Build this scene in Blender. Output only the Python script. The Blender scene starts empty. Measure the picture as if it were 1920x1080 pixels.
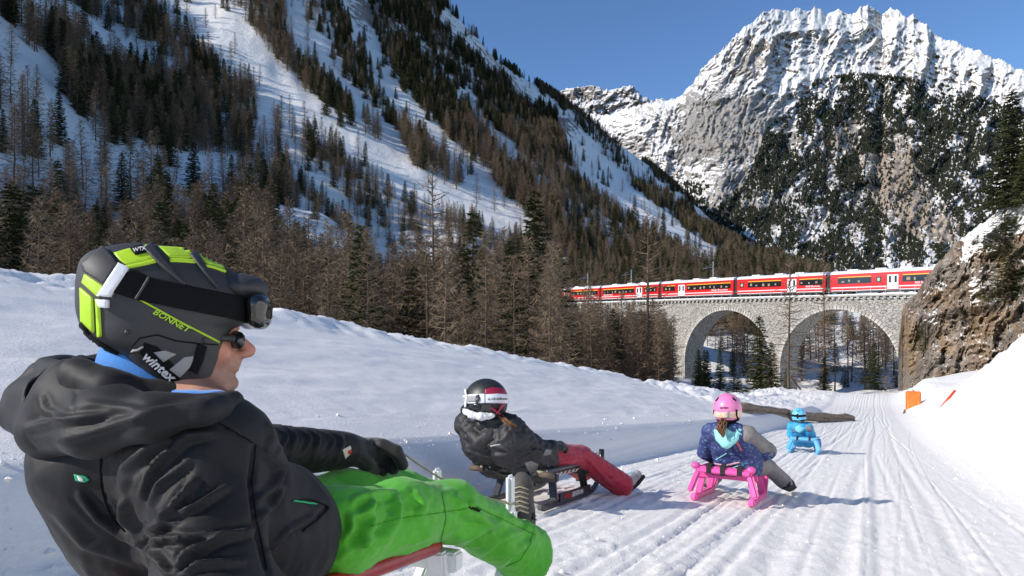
import bpy, bmesh, math, random
import numpy as np
from mathutils import Vector, Matrix
from mathutils.bvhtree import BVHTree
from mathutils.geometry import delaunay_2d_cdt

random.seed(7)
RNG = np.random.default_rng(11)
SC = bpy.context.scene
COL = SC.collection

# ------------------------------------------------------------------ camera, sky, sun, exposure
FOC, HZ, HC = 1280.0, 620.0, 0.75          # focal length in photo pixels, horizon row, camera height
cam_d = bpy.data.cameras.new('camera')
cam = bpy.data.objects.new('camera', cam_d)
COL.objects.link(cam)
cam.location = (0, 0, HC)
cam.rotation_euler = (math.radians(90), 0, 0)
cam_d.sensor_width = 36
cam_d.lens = 36 * FOC / 1920
cam_d.shift_y = (HZ - 540) / 1920
cam_d.clip_start = 0.05
cam_d.clip_end = 20000
SC.camera = cam

SUN_EL = math.radians(30.5)
SUN_TRAVEL = math.atan2(0.945, 0.33)         # compass bearing (from +Y towards +X) the light travels along
world = bpy.data.worlds.new('World')
SC.world = world
world.use_nodes = True
wn = world.node_tree
sky_tex = wn.nodes.new('ShaderNodeTexSky')
sky_tex.sky_type = 'NISHITA'
sky_tex.sun_disc = False
sky_tex.sun_elevation = SUN_EL
sky_tex.sun_rotation = SUN_TRAVEL + math.pi
sky_tex.altitude = 1800
sky_tex.air_density = 1.0
sky_tex.dust_density = 0.0
sky_tex.ozone_density = 5.0
bg = wn.nodes['Background']
bg.inputs['Strength'].default_value = 0.125
hsv = wn.nodes.new('ShaderNodeHueSaturation')
hsv.inputs['Saturation'].default_value = 1.04
wn.links.new(sky_tex.outputs[0], hsv.inputs['Color'])
wn.links.new(hsv.outputs[0], bg.inputs[0])

sun_d = bpy.data.lights.new('sun', 'SUN')
sun_d.energy = 3.8
sun_d.angle = math.radians(0.5)
sun_d.color = (1.0, 0.928, 0.835)
sun = bpy.data.objects.new('sun', sun_d)
COL.objects.link(sun)
LT = Vector((math.sin(SUN_TRAVEL) * math.cos(SUN_EL), math.cos(SUN_TRAVEL) * math.cos(SUN_EL), -math.sin(SUN_EL)))
sun.rotation_euler = LT.to_track_quat('-Z', 'Y').to_euler()
sun.location = (-40, -10, 60)

SC.view_settings.view_transform = 'Standard'
SC.view_settings.look = 'None'
SC.view_settings.gamma = 1
SC.view_settings.use_curve_mapping = False
SC.view_settings.exposure = 0.45
SC.cycles.max_bounces = 6
SC.cycles.diffuse_bounces = 3
SC.cycles.glossy_bounces = 2
SC.cycles.transmission_bounces = 3
SC.cycles.transparent_max_bounces = 6

# ------------------------------------------------------------------ maths
def P(px, py, d):
    return np.array([(px - 960) / FOC * d, d, HC + (HZ - py) / FOC * d])

def proj(p):
    p = np.asarray(p, float)
    y = np.maximum(p[..., 1], 1e-3)
    return 960 + FOC * p[..., 0] / y, HZ + FOC * (HC - p[..., 2]) / y

TH = math.radians(28)
CT, ST = math.cos(TH), math.sin(TH)
SLOPE = 0.102
RV = np.array([CT, -ST, 0.0])               # to the right of the run
FV = np.array([ST, CT, 0.0])                # down the run

def to_uv(x, y):
    return x * ST + y * CT, x * CT - y * ST

def to_xy(u, v):
    return u * ST + v * CT, u * CT - v * ST

def road_z(u):
    return -SLOPE * u + 0.0006 * np.maximum(0, u - 12) ** 2

def ground_at(px, py):
    """the point of the run seen at this place"""
    kx, kz = (px - 960) / FOC, (py - HZ) / FOC
    d = 0.75 / (kz - SLOPE * (kx * ST + CT))
    return np.array([kx * d, d, HC - kz * d])

def sstep(a, b, x):
    t = np.clip((np.asarray(x, float) - a) / (b - a), 0, 1)
    return t * t * (3 - 2 * t)

def _hash(x, y, z):
    h = (x.astype(np.int64) * 374761393 + y.astype(np.int64) * 668265263 + z.astype(np.int64) * 2147483647 + 1013904223) & 0xFFFFFFFF
    h = ((h ^ (h >> 13)) * 1274126177) & 0xFFFFFFFF
    h = ((h ^ (h >> 16)) * 2246822519) & 0xFFFFFFFF
    return ((h ^ (h >> 15)) & 0xFFFFFF).astype(np.float32) / 8388607.5 - 1.0

def noise3(p):
    p = np.asarray(p, float)
    i = np.floor(p).astype(np.int64)
    f = (p - i).astype(np.float32)
    f = f * f * f * (f * (f * 6 - 15) + 10)
    x, y, z = i[..., 0], i[..., 1], i[..., 2]
    r = 0
    for dx in (0, 1):
        wx = f[..., 0] if dx else 1 - f[..., 0]
        for dy in (0, 1):
            wy = f[..., 1] if dy else 1 - f[..., 1]
            for dz in (0, 1):
                wz = f[..., 2] if dz else 1 - f[..., 2]
                r = r + wx * wy * wz * _hash(x + dx, y + dy, z + dz)
    return r

def fbm(p, octv=5, gain=0.5, lac=2.03):
    p = np.asarray(p, float)
    a, s = 1.0, 0
    for o in range(octv):
        s = s + a * noise3(p + 17.3 * o)
        p = p * lac
        a *= gain
    return s

def ridged(p, octv=5, gain=0.55, lac=2.07):
    p = np.asarray(p, float)
    a, s, n = 1.0, 0, 0
    for o in range(octv):
        s = s + a * (1 - 2 * np.abs(noise3(p + 9.1 * o)))
        n += a
        p = p * lac
        a *= gain
    return s / n

def in_poly(px, py, poly):
    px, py = np.asarray(px, float), np.asarray(py, float)
    r = np.zeros(px.shape, bool)
    n = len(poly)
    for i in range(n):
        x0, y0 = poly[i]
        x1, y1 = poly[(i + 1) % n]
        c = ((y0 > py) != (y1 > py)) & (px < (x1 - x0) * (py - y0) / (y1 - y0 + 1e-12) + x0)
        r ^= c
    return r

def dist_polyline(px, py, pts):
    """distance to a polyline and the parameter 0..1 along it"""
    px, py = np.asarray(px, float), np.asarray(py, float)
    best = np.full(px.shape, 1e9)
    par = np.zeros(px.shape)
    n = len(pts) - 1
    for i in range(n):
        ax, ay = pts[i][:2]
        bx, by = pts[i + 1][:2]
        dx, dy = bx - ax, by - ay
        t = np.clip(((px - ax) * dx + (py - ay) * dy) / (dx * dx + dy * dy + 1e-9), 0, 1)
        d = np.hypot(px - ax - t * dx, py - ay - t * dy)
        m = d < best
        best = np.where(m, d, best)
        par = np.where(m, (i + t) / n, par)
    return best, par

# ------------------------------------------------------------------ objects
def link(o, parent=None):
    COL.objects.link(o)
    if parent is not None:
        o.parent = parent
    return o

def mesh_np(name, verts, faces):
    """verts (N,3), faces (M,k) array or list of tuples"""
    me = bpy.data.meshes.new(name)
    if isinstance(faces, np.ndarray):
        k = faces.shape[1]
        me.vertices.add(len(verts))
        me.vertices.foreach_set('co', np.ascontiguousarray(verts, np.float32).ravel())
        me.loops.add(faces.size)
        me.loops.foreach_set('vertex_index', np.ascontiguousarray(faces, np.int32).ravel())
        me.polygons.add(len(faces))
        me.polygons.foreach_set('loop_start', np.arange(0, faces.size, k, dtype=np.int32))
        me.update(calc_edges=True)
    else:
        me.from_pydata([tuple(v) for v in verts], [], faces)
    return me

def smooth(me, on=True):
    me.polygons.foreach_set('use_smooth', np.full(len(me.polygons), on))
    me.update()

def obj(name, me, m, parent=None, sm=True, origin=None):
    """link a mesh (object or data in world space) as ONE object; children keep the parent's frame"""
    if m is not None and len(me.materials) == 0:
        me.materials.append(m)
    smooth(me, sm)
    o = bpy.data.objects.new(name, me)
    link(o)
    if parent is not None:
        set_parent(o, parent)
    return o

def set_parent(o, parent):
    o.parent = parent
    o.matrix_parent_inverse = world_matrix(parent).inverted()

def world_matrix(o):
    m = o.matrix_basis.copy()
    while o.parent is not None:
        m = o.parent.matrix_basis @ o.matrix_parent_inverse.copy() @ m if False else (o.parent.matrix_basis @ (o.matrix_parent_inverse @ m))
        o = o.parent
    return m

def tag(o, label=None, cat=None, group=None, kind=None):
    if label: o['label'] = label
    if cat: o['category'] = cat
    if group: o['group'] = group
    if kind: o['kind'] = kind
    return o

def thing(name, loc, label, cat, group=None, rz=0):
    o = bpy.data.objects.new(name, None)
    o.empty_display_size = 0.1
    o.location = tuple(float(c) for c in loc)
    o.rotation_euler = (0, 0, rz)
    link(o)
    return tag(o, label, cat, group)

class MB:
    """collects simple shapes into one mesh"""
    def __init__(s):
        s.v, s.f = [], []
    def add(s, vs, fs):
        n = len(s.v)
        s.v += [tuple(float(c) for c in v) for v in vs]
        s.f += [tuple(i + n for i in f) for f in fs]
        return s
    def box(s, c, sx, sy, sz, M=None):
        """box about c; M has the three axes as rows"""
        ax = np.eye(3) if M is None else np.asarray(M, float)
        c = np.asarray(c, float)
        vs = []
        for i in (-1, 1):
            for j in (-1, 1):
                for k in (-1, 1):
                    vs.append(c + ax[0] * i * sx / 2 + ax[1] * j * sy / 2 + ax[2] * k * sz / 2)
        return s.add(vs, [(0, 1, 3, 2), (4, 6, 7, 5), (0, 4, 5, 1), (2, 3, 7, 6), (0, 2, 6, 4), (1, 5, 7, 3)])
    def bar(s, a, b, w, h, up=(0, 0, 1)):
        a, b = np.asarray(a, float), np.asarray(b, float)
        d = b - a
        L = np.linalg.norm(d)
        d = d / L
        x = np.cross(d, up)
        x /= np.linalg.norm(x) + 1e-9
        z = np.cross(x, d)
        return s.box((a + b) / 2, w, L, h, (x, d, z))
    def tube(s, pts, rad, n=8, cap=True):
        pts = [np.asarray(p, float) for p in pts]
        if np.isscalar(rad):
            rad = [rad] * len(pts)
        base = len(s.v)
        prev = None
        for i, p in enumerate(pts):
            t = pts[min(i + 1, len(pts) - 1)] - pts[max(i - 1, 0)]
            t = t / (np.linalg.norm(t) + 1e-9)
            if prev is None:
                ref = np.array([0, 0, 1.0]) if abs(t[2]) < 0.9 else np.array([1.0, 0, 0])
            else:
                ref = prev
            x = np.cross(ref, t)
            x /= np.linalg.norm(x) + 1e-9
            y = np.cross(t, x)
            prev = y
            for j in range(n):
                a = 2 * math.pi * j / n
                s.v.append(tuple(p + rad[i] * (math.cos(a) * x + math.sin(a) * y)))
        for i in range(len(pts) - 1):
            for j in range(n):
                k = (j + 1) % n
                s.f.append((base + i * n + j, base + i * n + k, base + (i + 1) * n + k, base + (i + 1) * n + j))
        if cap:
            s.f.append(tuple(base + j for j in range(n - 1, -1, -1)))
            s.f.append(tuple(base + (len(pts) - 1) * n + j for j in range(n)))
        return s
    def ribbon(s, pts, w, t, side):
        """flat band of width w (along side) and thickness t swept along pts"""
        pts = [np.asarray(p, float) for p in pts]
        side = np.asarray(side, float)
        base = len(s.v)
        for i, p in enumerate(pts):
            d = pts[min(i + 1, len(pts) - 1)] - pts[max(i - 1, 0)]
            d /= np.linalg.norm(d) + 1e-9
            sd = side - d * np.dot(side, d)
            sd /= np.linalg.norm(sd) + 1e-9
            nn = np.cross(sd, d)
            for (i1, i2) in ((-1, -1), (1, -1), (1, 1), (-1, 1)):
                s.v.append(tuple(p + sd * w / 2 * i1 + nn * t / 2 * i2))
        for i in range(len(pts) - 1):
            for j in range(4):
                k = (j + 1) % 4
                s.f.append((base + i * 4 + j, base + i * 4 + k, base + (i + 1) * 4 + k, base + (i + 1) * 4 + j))
        s.f.append((base + 3, base + 2, base + 1, base))
        e = base + (len(pts) - 1) * 4
        s.f.append((e, e + 1, e + 2, e + 3))
        return s
    def sphere(s, c, r, nu=12, nv=8, M=None):
        c = np.asarray(c, float)
        r = np.array([r, r, r]) if np.isscalar(r) else np.asarray(r, float)
        ax = np.eye(3) if M is None else np.asarray(M, float)
        base = len(s.v)
        for i in range(nv + 1):
            th = math.pi * i / nv
            for j in range(nu):
                ph = 2 * math.pi * j / nu
                q = np.array([math.sin(th) * math.cos(ph), math.sin(th) * math.sin(ph), math.cos(th)]) * r
                s.v.append(tuple(c + q @ ax))
        for i in range(nv):
            for j in range(nu):
                k = (j + 1) % nu
                s.f.append((base + i * nu + j, base + (i + 1) * nu + j, base + (i + 1) * nu + k, base + i * nu + k))
        return s
    def build(s, name, m, parent=None, sm=False, bevel=0):
        me = bpy.data.meshes.new(name)
        me.from_pydata(s.v, [], s.f)
        if bevel:
            bm = bmesh.new()
            bm.from_mesh(me)
            bmesh.ops.bevel(bm, geom=[e for e in bm.edges if e.is_manifold and e.calc_face_angle(0) > 0.5], offset=bevel, segments=2, affect='EDGES', clamp_overlap=True)
            bm.to_mesh(me)
            bm.free()
        o = obj(name, me, m, parent, sm)
        return o

# ------------------------------------------------------------------ materials
def nd(nt, typ, **kw):
    n = nt.nodes.new(typ)
    for k, v in kw.items():
        if k.startswith('i_'):
            n.inputs[k[2:].replace('_', ' ')].default_value = v
        else:
            setattr(n, k, v)
    return n

def mat(name, col, rough=0.6, metal=0.0, var=0.0, vscale=5.0, bump=0.0, bscale=20.0, sheen=0.0, coat=0.0, spec=0.5, bdist=0.02, rnd=0.0, col2=None, stretch=None):
    m = bpy.data.materials.new(name)
    m.use_nodes = True
    nt = m.node_tree
    b = nt.nodes['Principled BSDF']
    b.inputs['Roughness'].default_value = rough
    b.inputs['Metallic'].default_value = metal
    b.inputs['Specular IOR Level'].default_value = spec
    b.inputs['Base Color'].default_value = (*col, 1)
    if sheen:
        b.inputs['Sheen Weight'].default_value = sheen
        b.inputs['Sheen Roughness'].default_value = 0.5
    if coat:
        b.inputs['Coat Weight'].default_value = coat
        b.inputs['Coat Roughness'].default_value = 0.15
    tc = nd(nt, 'ShaderNodeTexCoord')
    vec = tc.outputs['Object']
    if stretch:
        mp = nd(nt, 'ShaderNodeMapping')
        mp.inputs['Scale'].default_value = stretch
        nt.links.new(vec, mp.inputs['Vector'])
        vec = mp.outputs[0]
    last = None
    if var or col2:
        ns = nd(nt, 'ShaderNodeTexNoise', i_Scale=vscale, i_Detail=6.0, i_Roughness=0.6)
        nt.links.new(vec, ns.inputs['Vector'])
        rp = nd(nt, 'ShaderNodeValToRGB')
        c2 = col2 if col2 else tuple(c * (1 - var) for c in col)
        c1 = col if col2 else tuple(min(1, c * (1 + var)) for c in col)
        rp.color_ramp.elements[0].position = 0.35
        rp.color_ramp.elements[1].position = 0.65
        rp.color_ramp.elements[0].color = (*c2, 1)
        rp.color_ramp.elements[1].color = (*c1, 1)
        nt.links.new(ns.outputs[0], rp.inputs[0])
        last = rp.outputs[0]
    if rnd:
        oi = nd(nt, 'ShaderNodeObjectInfo')
        hs = nd(nt, 'ShaderNodeHueSaturation')
        mr = nd(nt, 'ShaderNodeMapRange')
        mr.inputs['To Min'].default_value = 1 - rnd
        mr.inputs['To Max'].default_value = 1 + rnd
        nt.links.new(oi.outputs['Random'], mr.inputs[0])
        nt.links.new(mr.outputs[0], hs.inputs['Value'])
        if last is not None:
            nt.links.new(last, hs.inputs['Color'])
        else:
            hs.inputs['Color'].default_value = (*col, 1)
        last = hs.outputs[0]
    if last is not None:
        nt.links.new(last, b.inputs['Base Color'])
    if bump:
        nb = nd(nt, 'ShaderNodeTexNoise', i_Scale=bscale, i_Detail=5.0)
        nt.links.new(vec, nb.inputs['Vector'])
        bp = nd(nt, 'ShaderNodeBump', i_Strength=bump, i_Distance=bdist)
        nt.links.new(nb.outputs[0], bp.inputs['Height'])
        nt.links.new(bp.outputs[0], b.inputs['Normal'])
    return m

# ------------------------------------------------------------------ distance-field modelling
class SDF:
    def __init__(s):
        s.pr = []
    def cap(s, a, b, ra, rb=None, k=0.02, op='+'):
        a, b = np.asarray(a, float), np.asarray(b, float)
        rb = ra if rb is None else rb
        r = max(ra, rb)
        s.pr.append(('c', a, b, ra, rb, k, op, np.minimum(a, b) - r, np.maximum(a, b) + r))
        return s
    def chain(s, pts, rad, k=0.02, op='+'):
        if np.isscalar(rad):
            rad = [rad] * len(pts)
        for i in range(len(pts) - 1):
            s.cap(pts[i], pts[i + 1], rad[i], rad[i + 1], k, op)
        return s
    def ell(s, c, r, ax=None, k=0.02, op='+'):
        c, r = np.asarray(c, float), np.asarray(r, float)
        ax = np.eye(3) if ax is None else np.asarray(ax, float)
        m = r.max()
        s.pr.append(('e', c, r, ax, None, k, op, c - m, c + m))
        return s
    def mesh(s, h, name='shape', iters=1, lo=None, hi=None, post=None):
        adds = [p for p in s.pr if p[6] == '+']
        lo = np.min([p[7] for p in adds], axis=0) - 0.03 - 2 * h if lo is None else np.asarray(lo, float)
        hi = np.max([p[8] for p in adds], axis=0) + 0.03 + 2 * h if hi is None else np.asarray(hi, float)
        n = np.ceil((hi - lo) / h).astype(int) + 1
        G = np.full(n, 0.25, np.float32)
        axs = [(lo[i] + h * np.arange(n[i])).astype(np.float32) for i in range(3)]
        for typ, A, B, C, D, k, op, l, u in s.pr:
            pad = k + 3 * h + 0.02
            i0 = np.clip(np.floor((l - pad - lo) / h).astype(int), 0, n)
            i1 = np.clip(np.ceil((u + pad - lo) / h).astype(int) + 1, 0, n)
            if np.any(i1 <= i0):
                continue
            sl = tuple(slice(i0[i], i1[i]) for i in range(3))
            X = axs[0][sl[0]][:, None, None]
            Y = axs[1][sl[1]][None, :, None]
            Z = axs[2][sl[2]][None, None, :]
            if typ == 'c':
                d = B - A
                L2 = float(d @ d) + 1e-9
                t = np.clip(((X - A[0]) * d[0] + (Y - A[1]) * d[1] + (Z - A[2]) * d[2]) / L2, 0, 1)
                q = np.sqrt((X - A[0] - t * d[0]) ** 2 + (Y - A[1] - t * d[1]) ** 2 + (Z - A[2] - t * d[2]) ** 2) - (C + (D - C) * t)
            else:
                dx, dy, dz = X - A[0], Y - A[1], Z - A[2]
                loc = [dx * C[i][0] + dy * C[i][1] + dz * C[i][2] for i in range(3)]
                k0 = np.sqrt((loc[0] / B[0]) ** 2 + (loc[1] / B[1]) ** 2 + (loc[2] / B[2]) ** 2)
                k1 = np.sqrt((loc[0] / B[0] ** 2) ** 2 + (loc[1] / B[1] ** 2) ** 2 + (loc[2] / B[2] ** 2) ** 2) + 1e-6
                q = k0 * (k0 - 1) / k1
            q = q.astype(np.float32)
            g = G[sl]
            if op == '+':
                hh = np.clip(0.5 + 0.5 * (g - q) / k, 0, 1)
                G[sl] = g * (1 - hh) + q * hh - k * hh * (1 - hh)
            else:
                q = -q
                hh = np.clip(0.5 - 0.5 * (g - q) / k, 0, 1)
                G[sl] = g * (1 - hh) + q * hh + k * hh * (1 - hh)
        if post is not None:
            G = post(G, axs)
        v, f = surface_nets(G, lo, h)
        if iters:
            v = relax(v, f, iters)
        return v, f

def surface_nets(G, lo, h):
    S = G < 0
    nx, ny, nz = G.shape
    c = [S[i:nx - 1 + i, j:ny - 1 + j, k:nz - 1 + k] for i in (0, 1) for j in (0, 1) for k in (0, 1)]
    cnt = sum(x.astype(np.int8) for x in c)
    act = (cnt > 0) & (cnt < 8)
    ci = np.argwhere(act)
    idx = np.full(act.shape, -1, np.int32)
    idx[act] = np.arange(len(ci))
    val = np.stack([G[ci[:, 0] + i, ci[:, 1] + j, ci[:, 2] + k] for i in (0, 1) for j in (0, 1) for k in (0, 1)], 1)
    cor = np.array([(i, j, k) for i in (0, 1) for j in (0, 1) for k in (0, 1)], float)
    acc = np.zeros((len(ci), 3))
    m = np.zeros(len(ci))
    for a in range(8):
        for b in range(a + 1, 8):
            if np.abs(cor[a] - cor[b]).sum() != 1:
                continue
            va, vb = val[:, a], val[:, b]
            x = (va < 0) != (vb < 0)
            t = np.where(x, va / np.where(x, va - vb, 1), 0)
            acc += np.where(x[:, None], cor[a] + t[:, None] * (cor[b] - cor[a]), 0)
            m += x
    v = lo + h * (ci + acc / np.maximum(m, 1)[:, None])
    F = []
    for ax in range(3):
        o1, o2 = [(1, 2), (2, 0), (0, 1)][ax]
        sl0 = [slice(1, -1)] * 3
        sl1 = [slice(1, -1)] * 3
        sl0[ax] = slice(0, -1)
        sl1[ax] = slice(1, None)
        A, B = S[tuple(sl0)], S[tuple(sl1)]
        e = np.argwhere(A != B)
        if not len(e):
            continue
        flip = A[tuple(e.T)]
        off = np.ones(3, int)
        off[ax] = 0
        e = e + off
        d1 = np.zeros(3, int); d1[o1] = 1
        d2 = np.zeros(3, int); d2[o2] = 1
        q = [e - d1 - d2, e - d2, e, e - d1]
        q = np.stack([idx[tuple(x.T)] for x in q], 1)
        q[~flip] = q[~flip][:, ::-1]
        F.append(q)
    return v, np.concatenate(F).astype(np.int32)

def edges_of(f):
    k = f.shape[1]
    e = np.concatenate([np.stack([f[:, i], f[:, (i + 1) % k]], 1) for i in range(k)])
    e.sort(axis=1)
    return np.unique(e[:, 0].astype(np.int64) * (1 << 32) + e[:, 1]).view(np.int64)

def relax(v, f, n, w=0.6):
    key = edges_of(f)
    a, b = (key >> 32).astype(int), (key & 0xFFFFFFFF).astype(int)
    deg = np.bincount(a, minlength=len(v)) + np.bincount(b, minlength=len(v))
    for _ in range(n):
        s = np.zeros_like(v)
        for c in range(3):
            s[:, c] = np.bincount(a, v[b, c], len(v)) + np.bincount(b, v[a, c], len(v))
        v = v * (1 - w) + w * s / np.maximum(deg, 1)[:, None]
    return v

def vnormals(v, f):
    n = np.cross(v[f[:, 2]] - v[f[:, 0]], v[f[:, 3 if f.shape[1] > 3 else 1]] - v[f[:, 1 if f.shape[1] > 3 else 0]])
    if f.shape[1] == 3:
        n = np.cross(v[f[:, 1]] - v[f[:, 0]], v[f[:, 2]] - v[f[:, 0]])
    o = np.zeros_like(v)
    for c in range(3):
        for j in range(f.shape[1]):
            o[:, c] += np.bincount(f[:, j], n[:, c], len(v))
    return o / (np.linalg.norm(o, axis=1, keepdims=True) + 1e-12)

def bvh_of(v, f):
    return BVHTree.FromPolygons([tuple(x) for x in np.asarray(v, float).tolist()], np.asarray(f).tolist())

CAM = Vector((0, 0, HC))
def cast(bvh, px, py):
    d = Vector(((px - 960) / FOC, 1.0, (HZ - py) / FOC)).normalized()
    h = bvh.ray_cast(CAM, d)
    return h[0], h[1]

def sheet_on(bvh, pts2, tris, off, thick):
    """lay a flat drawing on a surface: each of its points is dropped on the surface, then given thickness"""
    pos, nor = [], []
    for x, y in pts2:
        p, n = cast(bvh, x, y)
        if p is None:
            pos.append(None); nor.append(None)
        else:
            if n.dot(p - CAM) > 0: n = -n
            pos.append(p); nor.append(n)
    good = [i for i, p in enumerate(pos) if p is not None]
    if not good:
        return None
    remap = {i: k for k, i in enumerate(good)}
    top = [pos[i] + nor[i] * off for i in good]
    bot = [pos[i] + nor[i] * (off - thick) for i in good]
    fs = [tuple(remap[j] for j in t) for t in tris if all(j in remap for j in t)]
    if not fs:
        return None
    fix = []
    for t in fs:
        a, b, c = top[t[0]], top[t[1]], top[t[2]]
        n = (b - a).cross(c - a)
        fix.append(t if n.dot(a - CAM) < 0 else t[::-1])
    fs = fix
    ed = {}
    for t in fs:
        for i in range(len(t)):
            a, b = t[i], t[(i + 1) % len(t)]
            ed[(a, b)] = ed.get((a, b), 0) + 1
    n = len(top)
    side = [(b, a, a + n, b + n) for (a, b) in ed if (b, a) not in ed]
    me = bpy.data.meshes.new('sheet')
    me.from_pydata([tuple(p) for p in top + bot], [], fs + side + [tuple(i + n for i in t[::-1]) for t in fs])
    return me

def patch(bvh, poly, name, m, parent, off=0.003, thick=0.006, step=5.0):
    poly = [(float(x), float(y)) for x, y in poly]
    bd = []
    for i in range(len(poly)):
        a, b = poly[i], poly[(i + 1) % len(poly)]
        k = max(1, int(math.hypot(b[0] - a[0], b[1] - a[1]) / step))
        bd += [(a[0] + (b[0] - a[0]) * t / k, a[1] + (b[1] - a[1]) * t / k) for t in range(k)]
    xs, ys = [p[0] for p in poly], [p[1] for p in poly]
    gx, gy = np.meshgrid(np.arange(min(xs), max(xs), step), np.arange(min(ys), max(ys), step))
    gx, gy = gx.ravel() + 0.013, gy.ravel() + 0.017
    ok = in_poly(gx, gy, poly)
    dd, _ = dist_polyline(gx, gy, poly + [poly[0]])
    ok &= dd > step * 0.4
    pts = bd + list(zip(gx[ok].tolist(), gy[ok].tolist()))
    ed = [(i, (i + 1) % len(bd)) for i in range(len(bd))]
    r = delaunay_2d_cdt([Vector(p) for p in pts], ed, [], 1, 1e-4)
    me = sheet_on(bvh, [tuple(p) for p in r[0]], [tuple(t) for t in r[2]], off, thick)
    if me is None:
        return None
    return obj(name, me, m, parent, True)

def band_poly(pts, w):
    """outline of a stroke of width w (one value or a list)"""
    pts = [np.array(p, float) for p in pts]
    ws = [w] * len(pts) if np.isscalar(w) else w
    L, R_ = [], []
    for i, p in enumerate(pts):
        d = pts[min(i + 1, len(pts) - 1)] - pts[max(i - 1, 0)]
        d /= np.linalg.norm(d) + 1e-9
        n = np.array([-d[1], d[0]])
        L.append(tuple(p + n * ws[i] / 2))
        R_.append(tuple(p - n * ws[i] / 2))
    return L + R_[::-1]

def text_geo(s, shear=0.0, bold=0.0, res=2):
    cu = bpy.data.curves.new('lettering', 'FONT')
    cu.body = s
    cu.resolution_u = res
    cu.shear = shear
    cu.offset = bold
    o = bpy.data.objects.new('lettering', cu)
    COL.objects.link(o)
    dg = bpy.context.evaluated_depsgraph_get()
    me = bpy.data.meshes.new_from_object(o.evaluated_get(dg))
    v = np.array([x.co[:2] for x in me.vertices])
    f = [tuple(p.vertices) for p in me.polygons]
    bpy.data.objects.remove(o)
    bpy.data.curves.remove(cu)
    bpy.data.meshes.remove(me)
    if not len(v):
        return v, f
    v = v - v.min(0)
    return v / max(v[:, 0].max(), 1e-6), f      # width 1

def letter_on(bvh, s, p0, p1, height, name, m, parent, off=0.004, shear=0.0, bold=0.0, thick=0.004):
    """text from picture point p0 to p1 along its base line, laid on a surface"""
    v, f = text_geo(s, shear, bold)
    if not len(v):
        return None
    p0, p1 = np.array(p0, float), np.array(p1, float)
    ex = p1 - p0
    nn = np.array([ex[1], -ex[0]]) / np.linalg.norm(ex)
    pts = p0 + v[:, :1] * ex + (v[:, 1:2] / v[:, 1].max()) * nn * height
    tris = []
    for t in f:
        for i in range(1, len(t) - 1):
            tris.append((t[0], t[i], t[i + 1]))
    me = sheet_on(bvh, [tuple(p) for p in pts], tris, off, thick)
    return obj(name, me, m, parent, False) if me else None

def letter_flat(s, origin, xdir, updir, width, height, name, m, parent, thick=0.01):
    """raised letters on a flat face"""
    v, f = text_geo(s, 0.15, 0.01, 1)
    xd, ud = np.asarray(xdir, float), np.asarray(updir, float)
    nn = np.cross(xd, ud)
    V = np.asarray(origin, float) + v[:, :1] * xd * width + (v[:, 1:2] / v[:, 1].max()) * ud * height
    n = len(V)
    me = bpy.data.meshes.new(name)
    me.from_pydata([tuple(p) for p in np.concatenate([V, V + nn * thick])], [], [t[::-1] for t in f] + [tuple(i + n for i in t) for t in f])
    return obj(name, me, m, parent, False)
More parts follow.
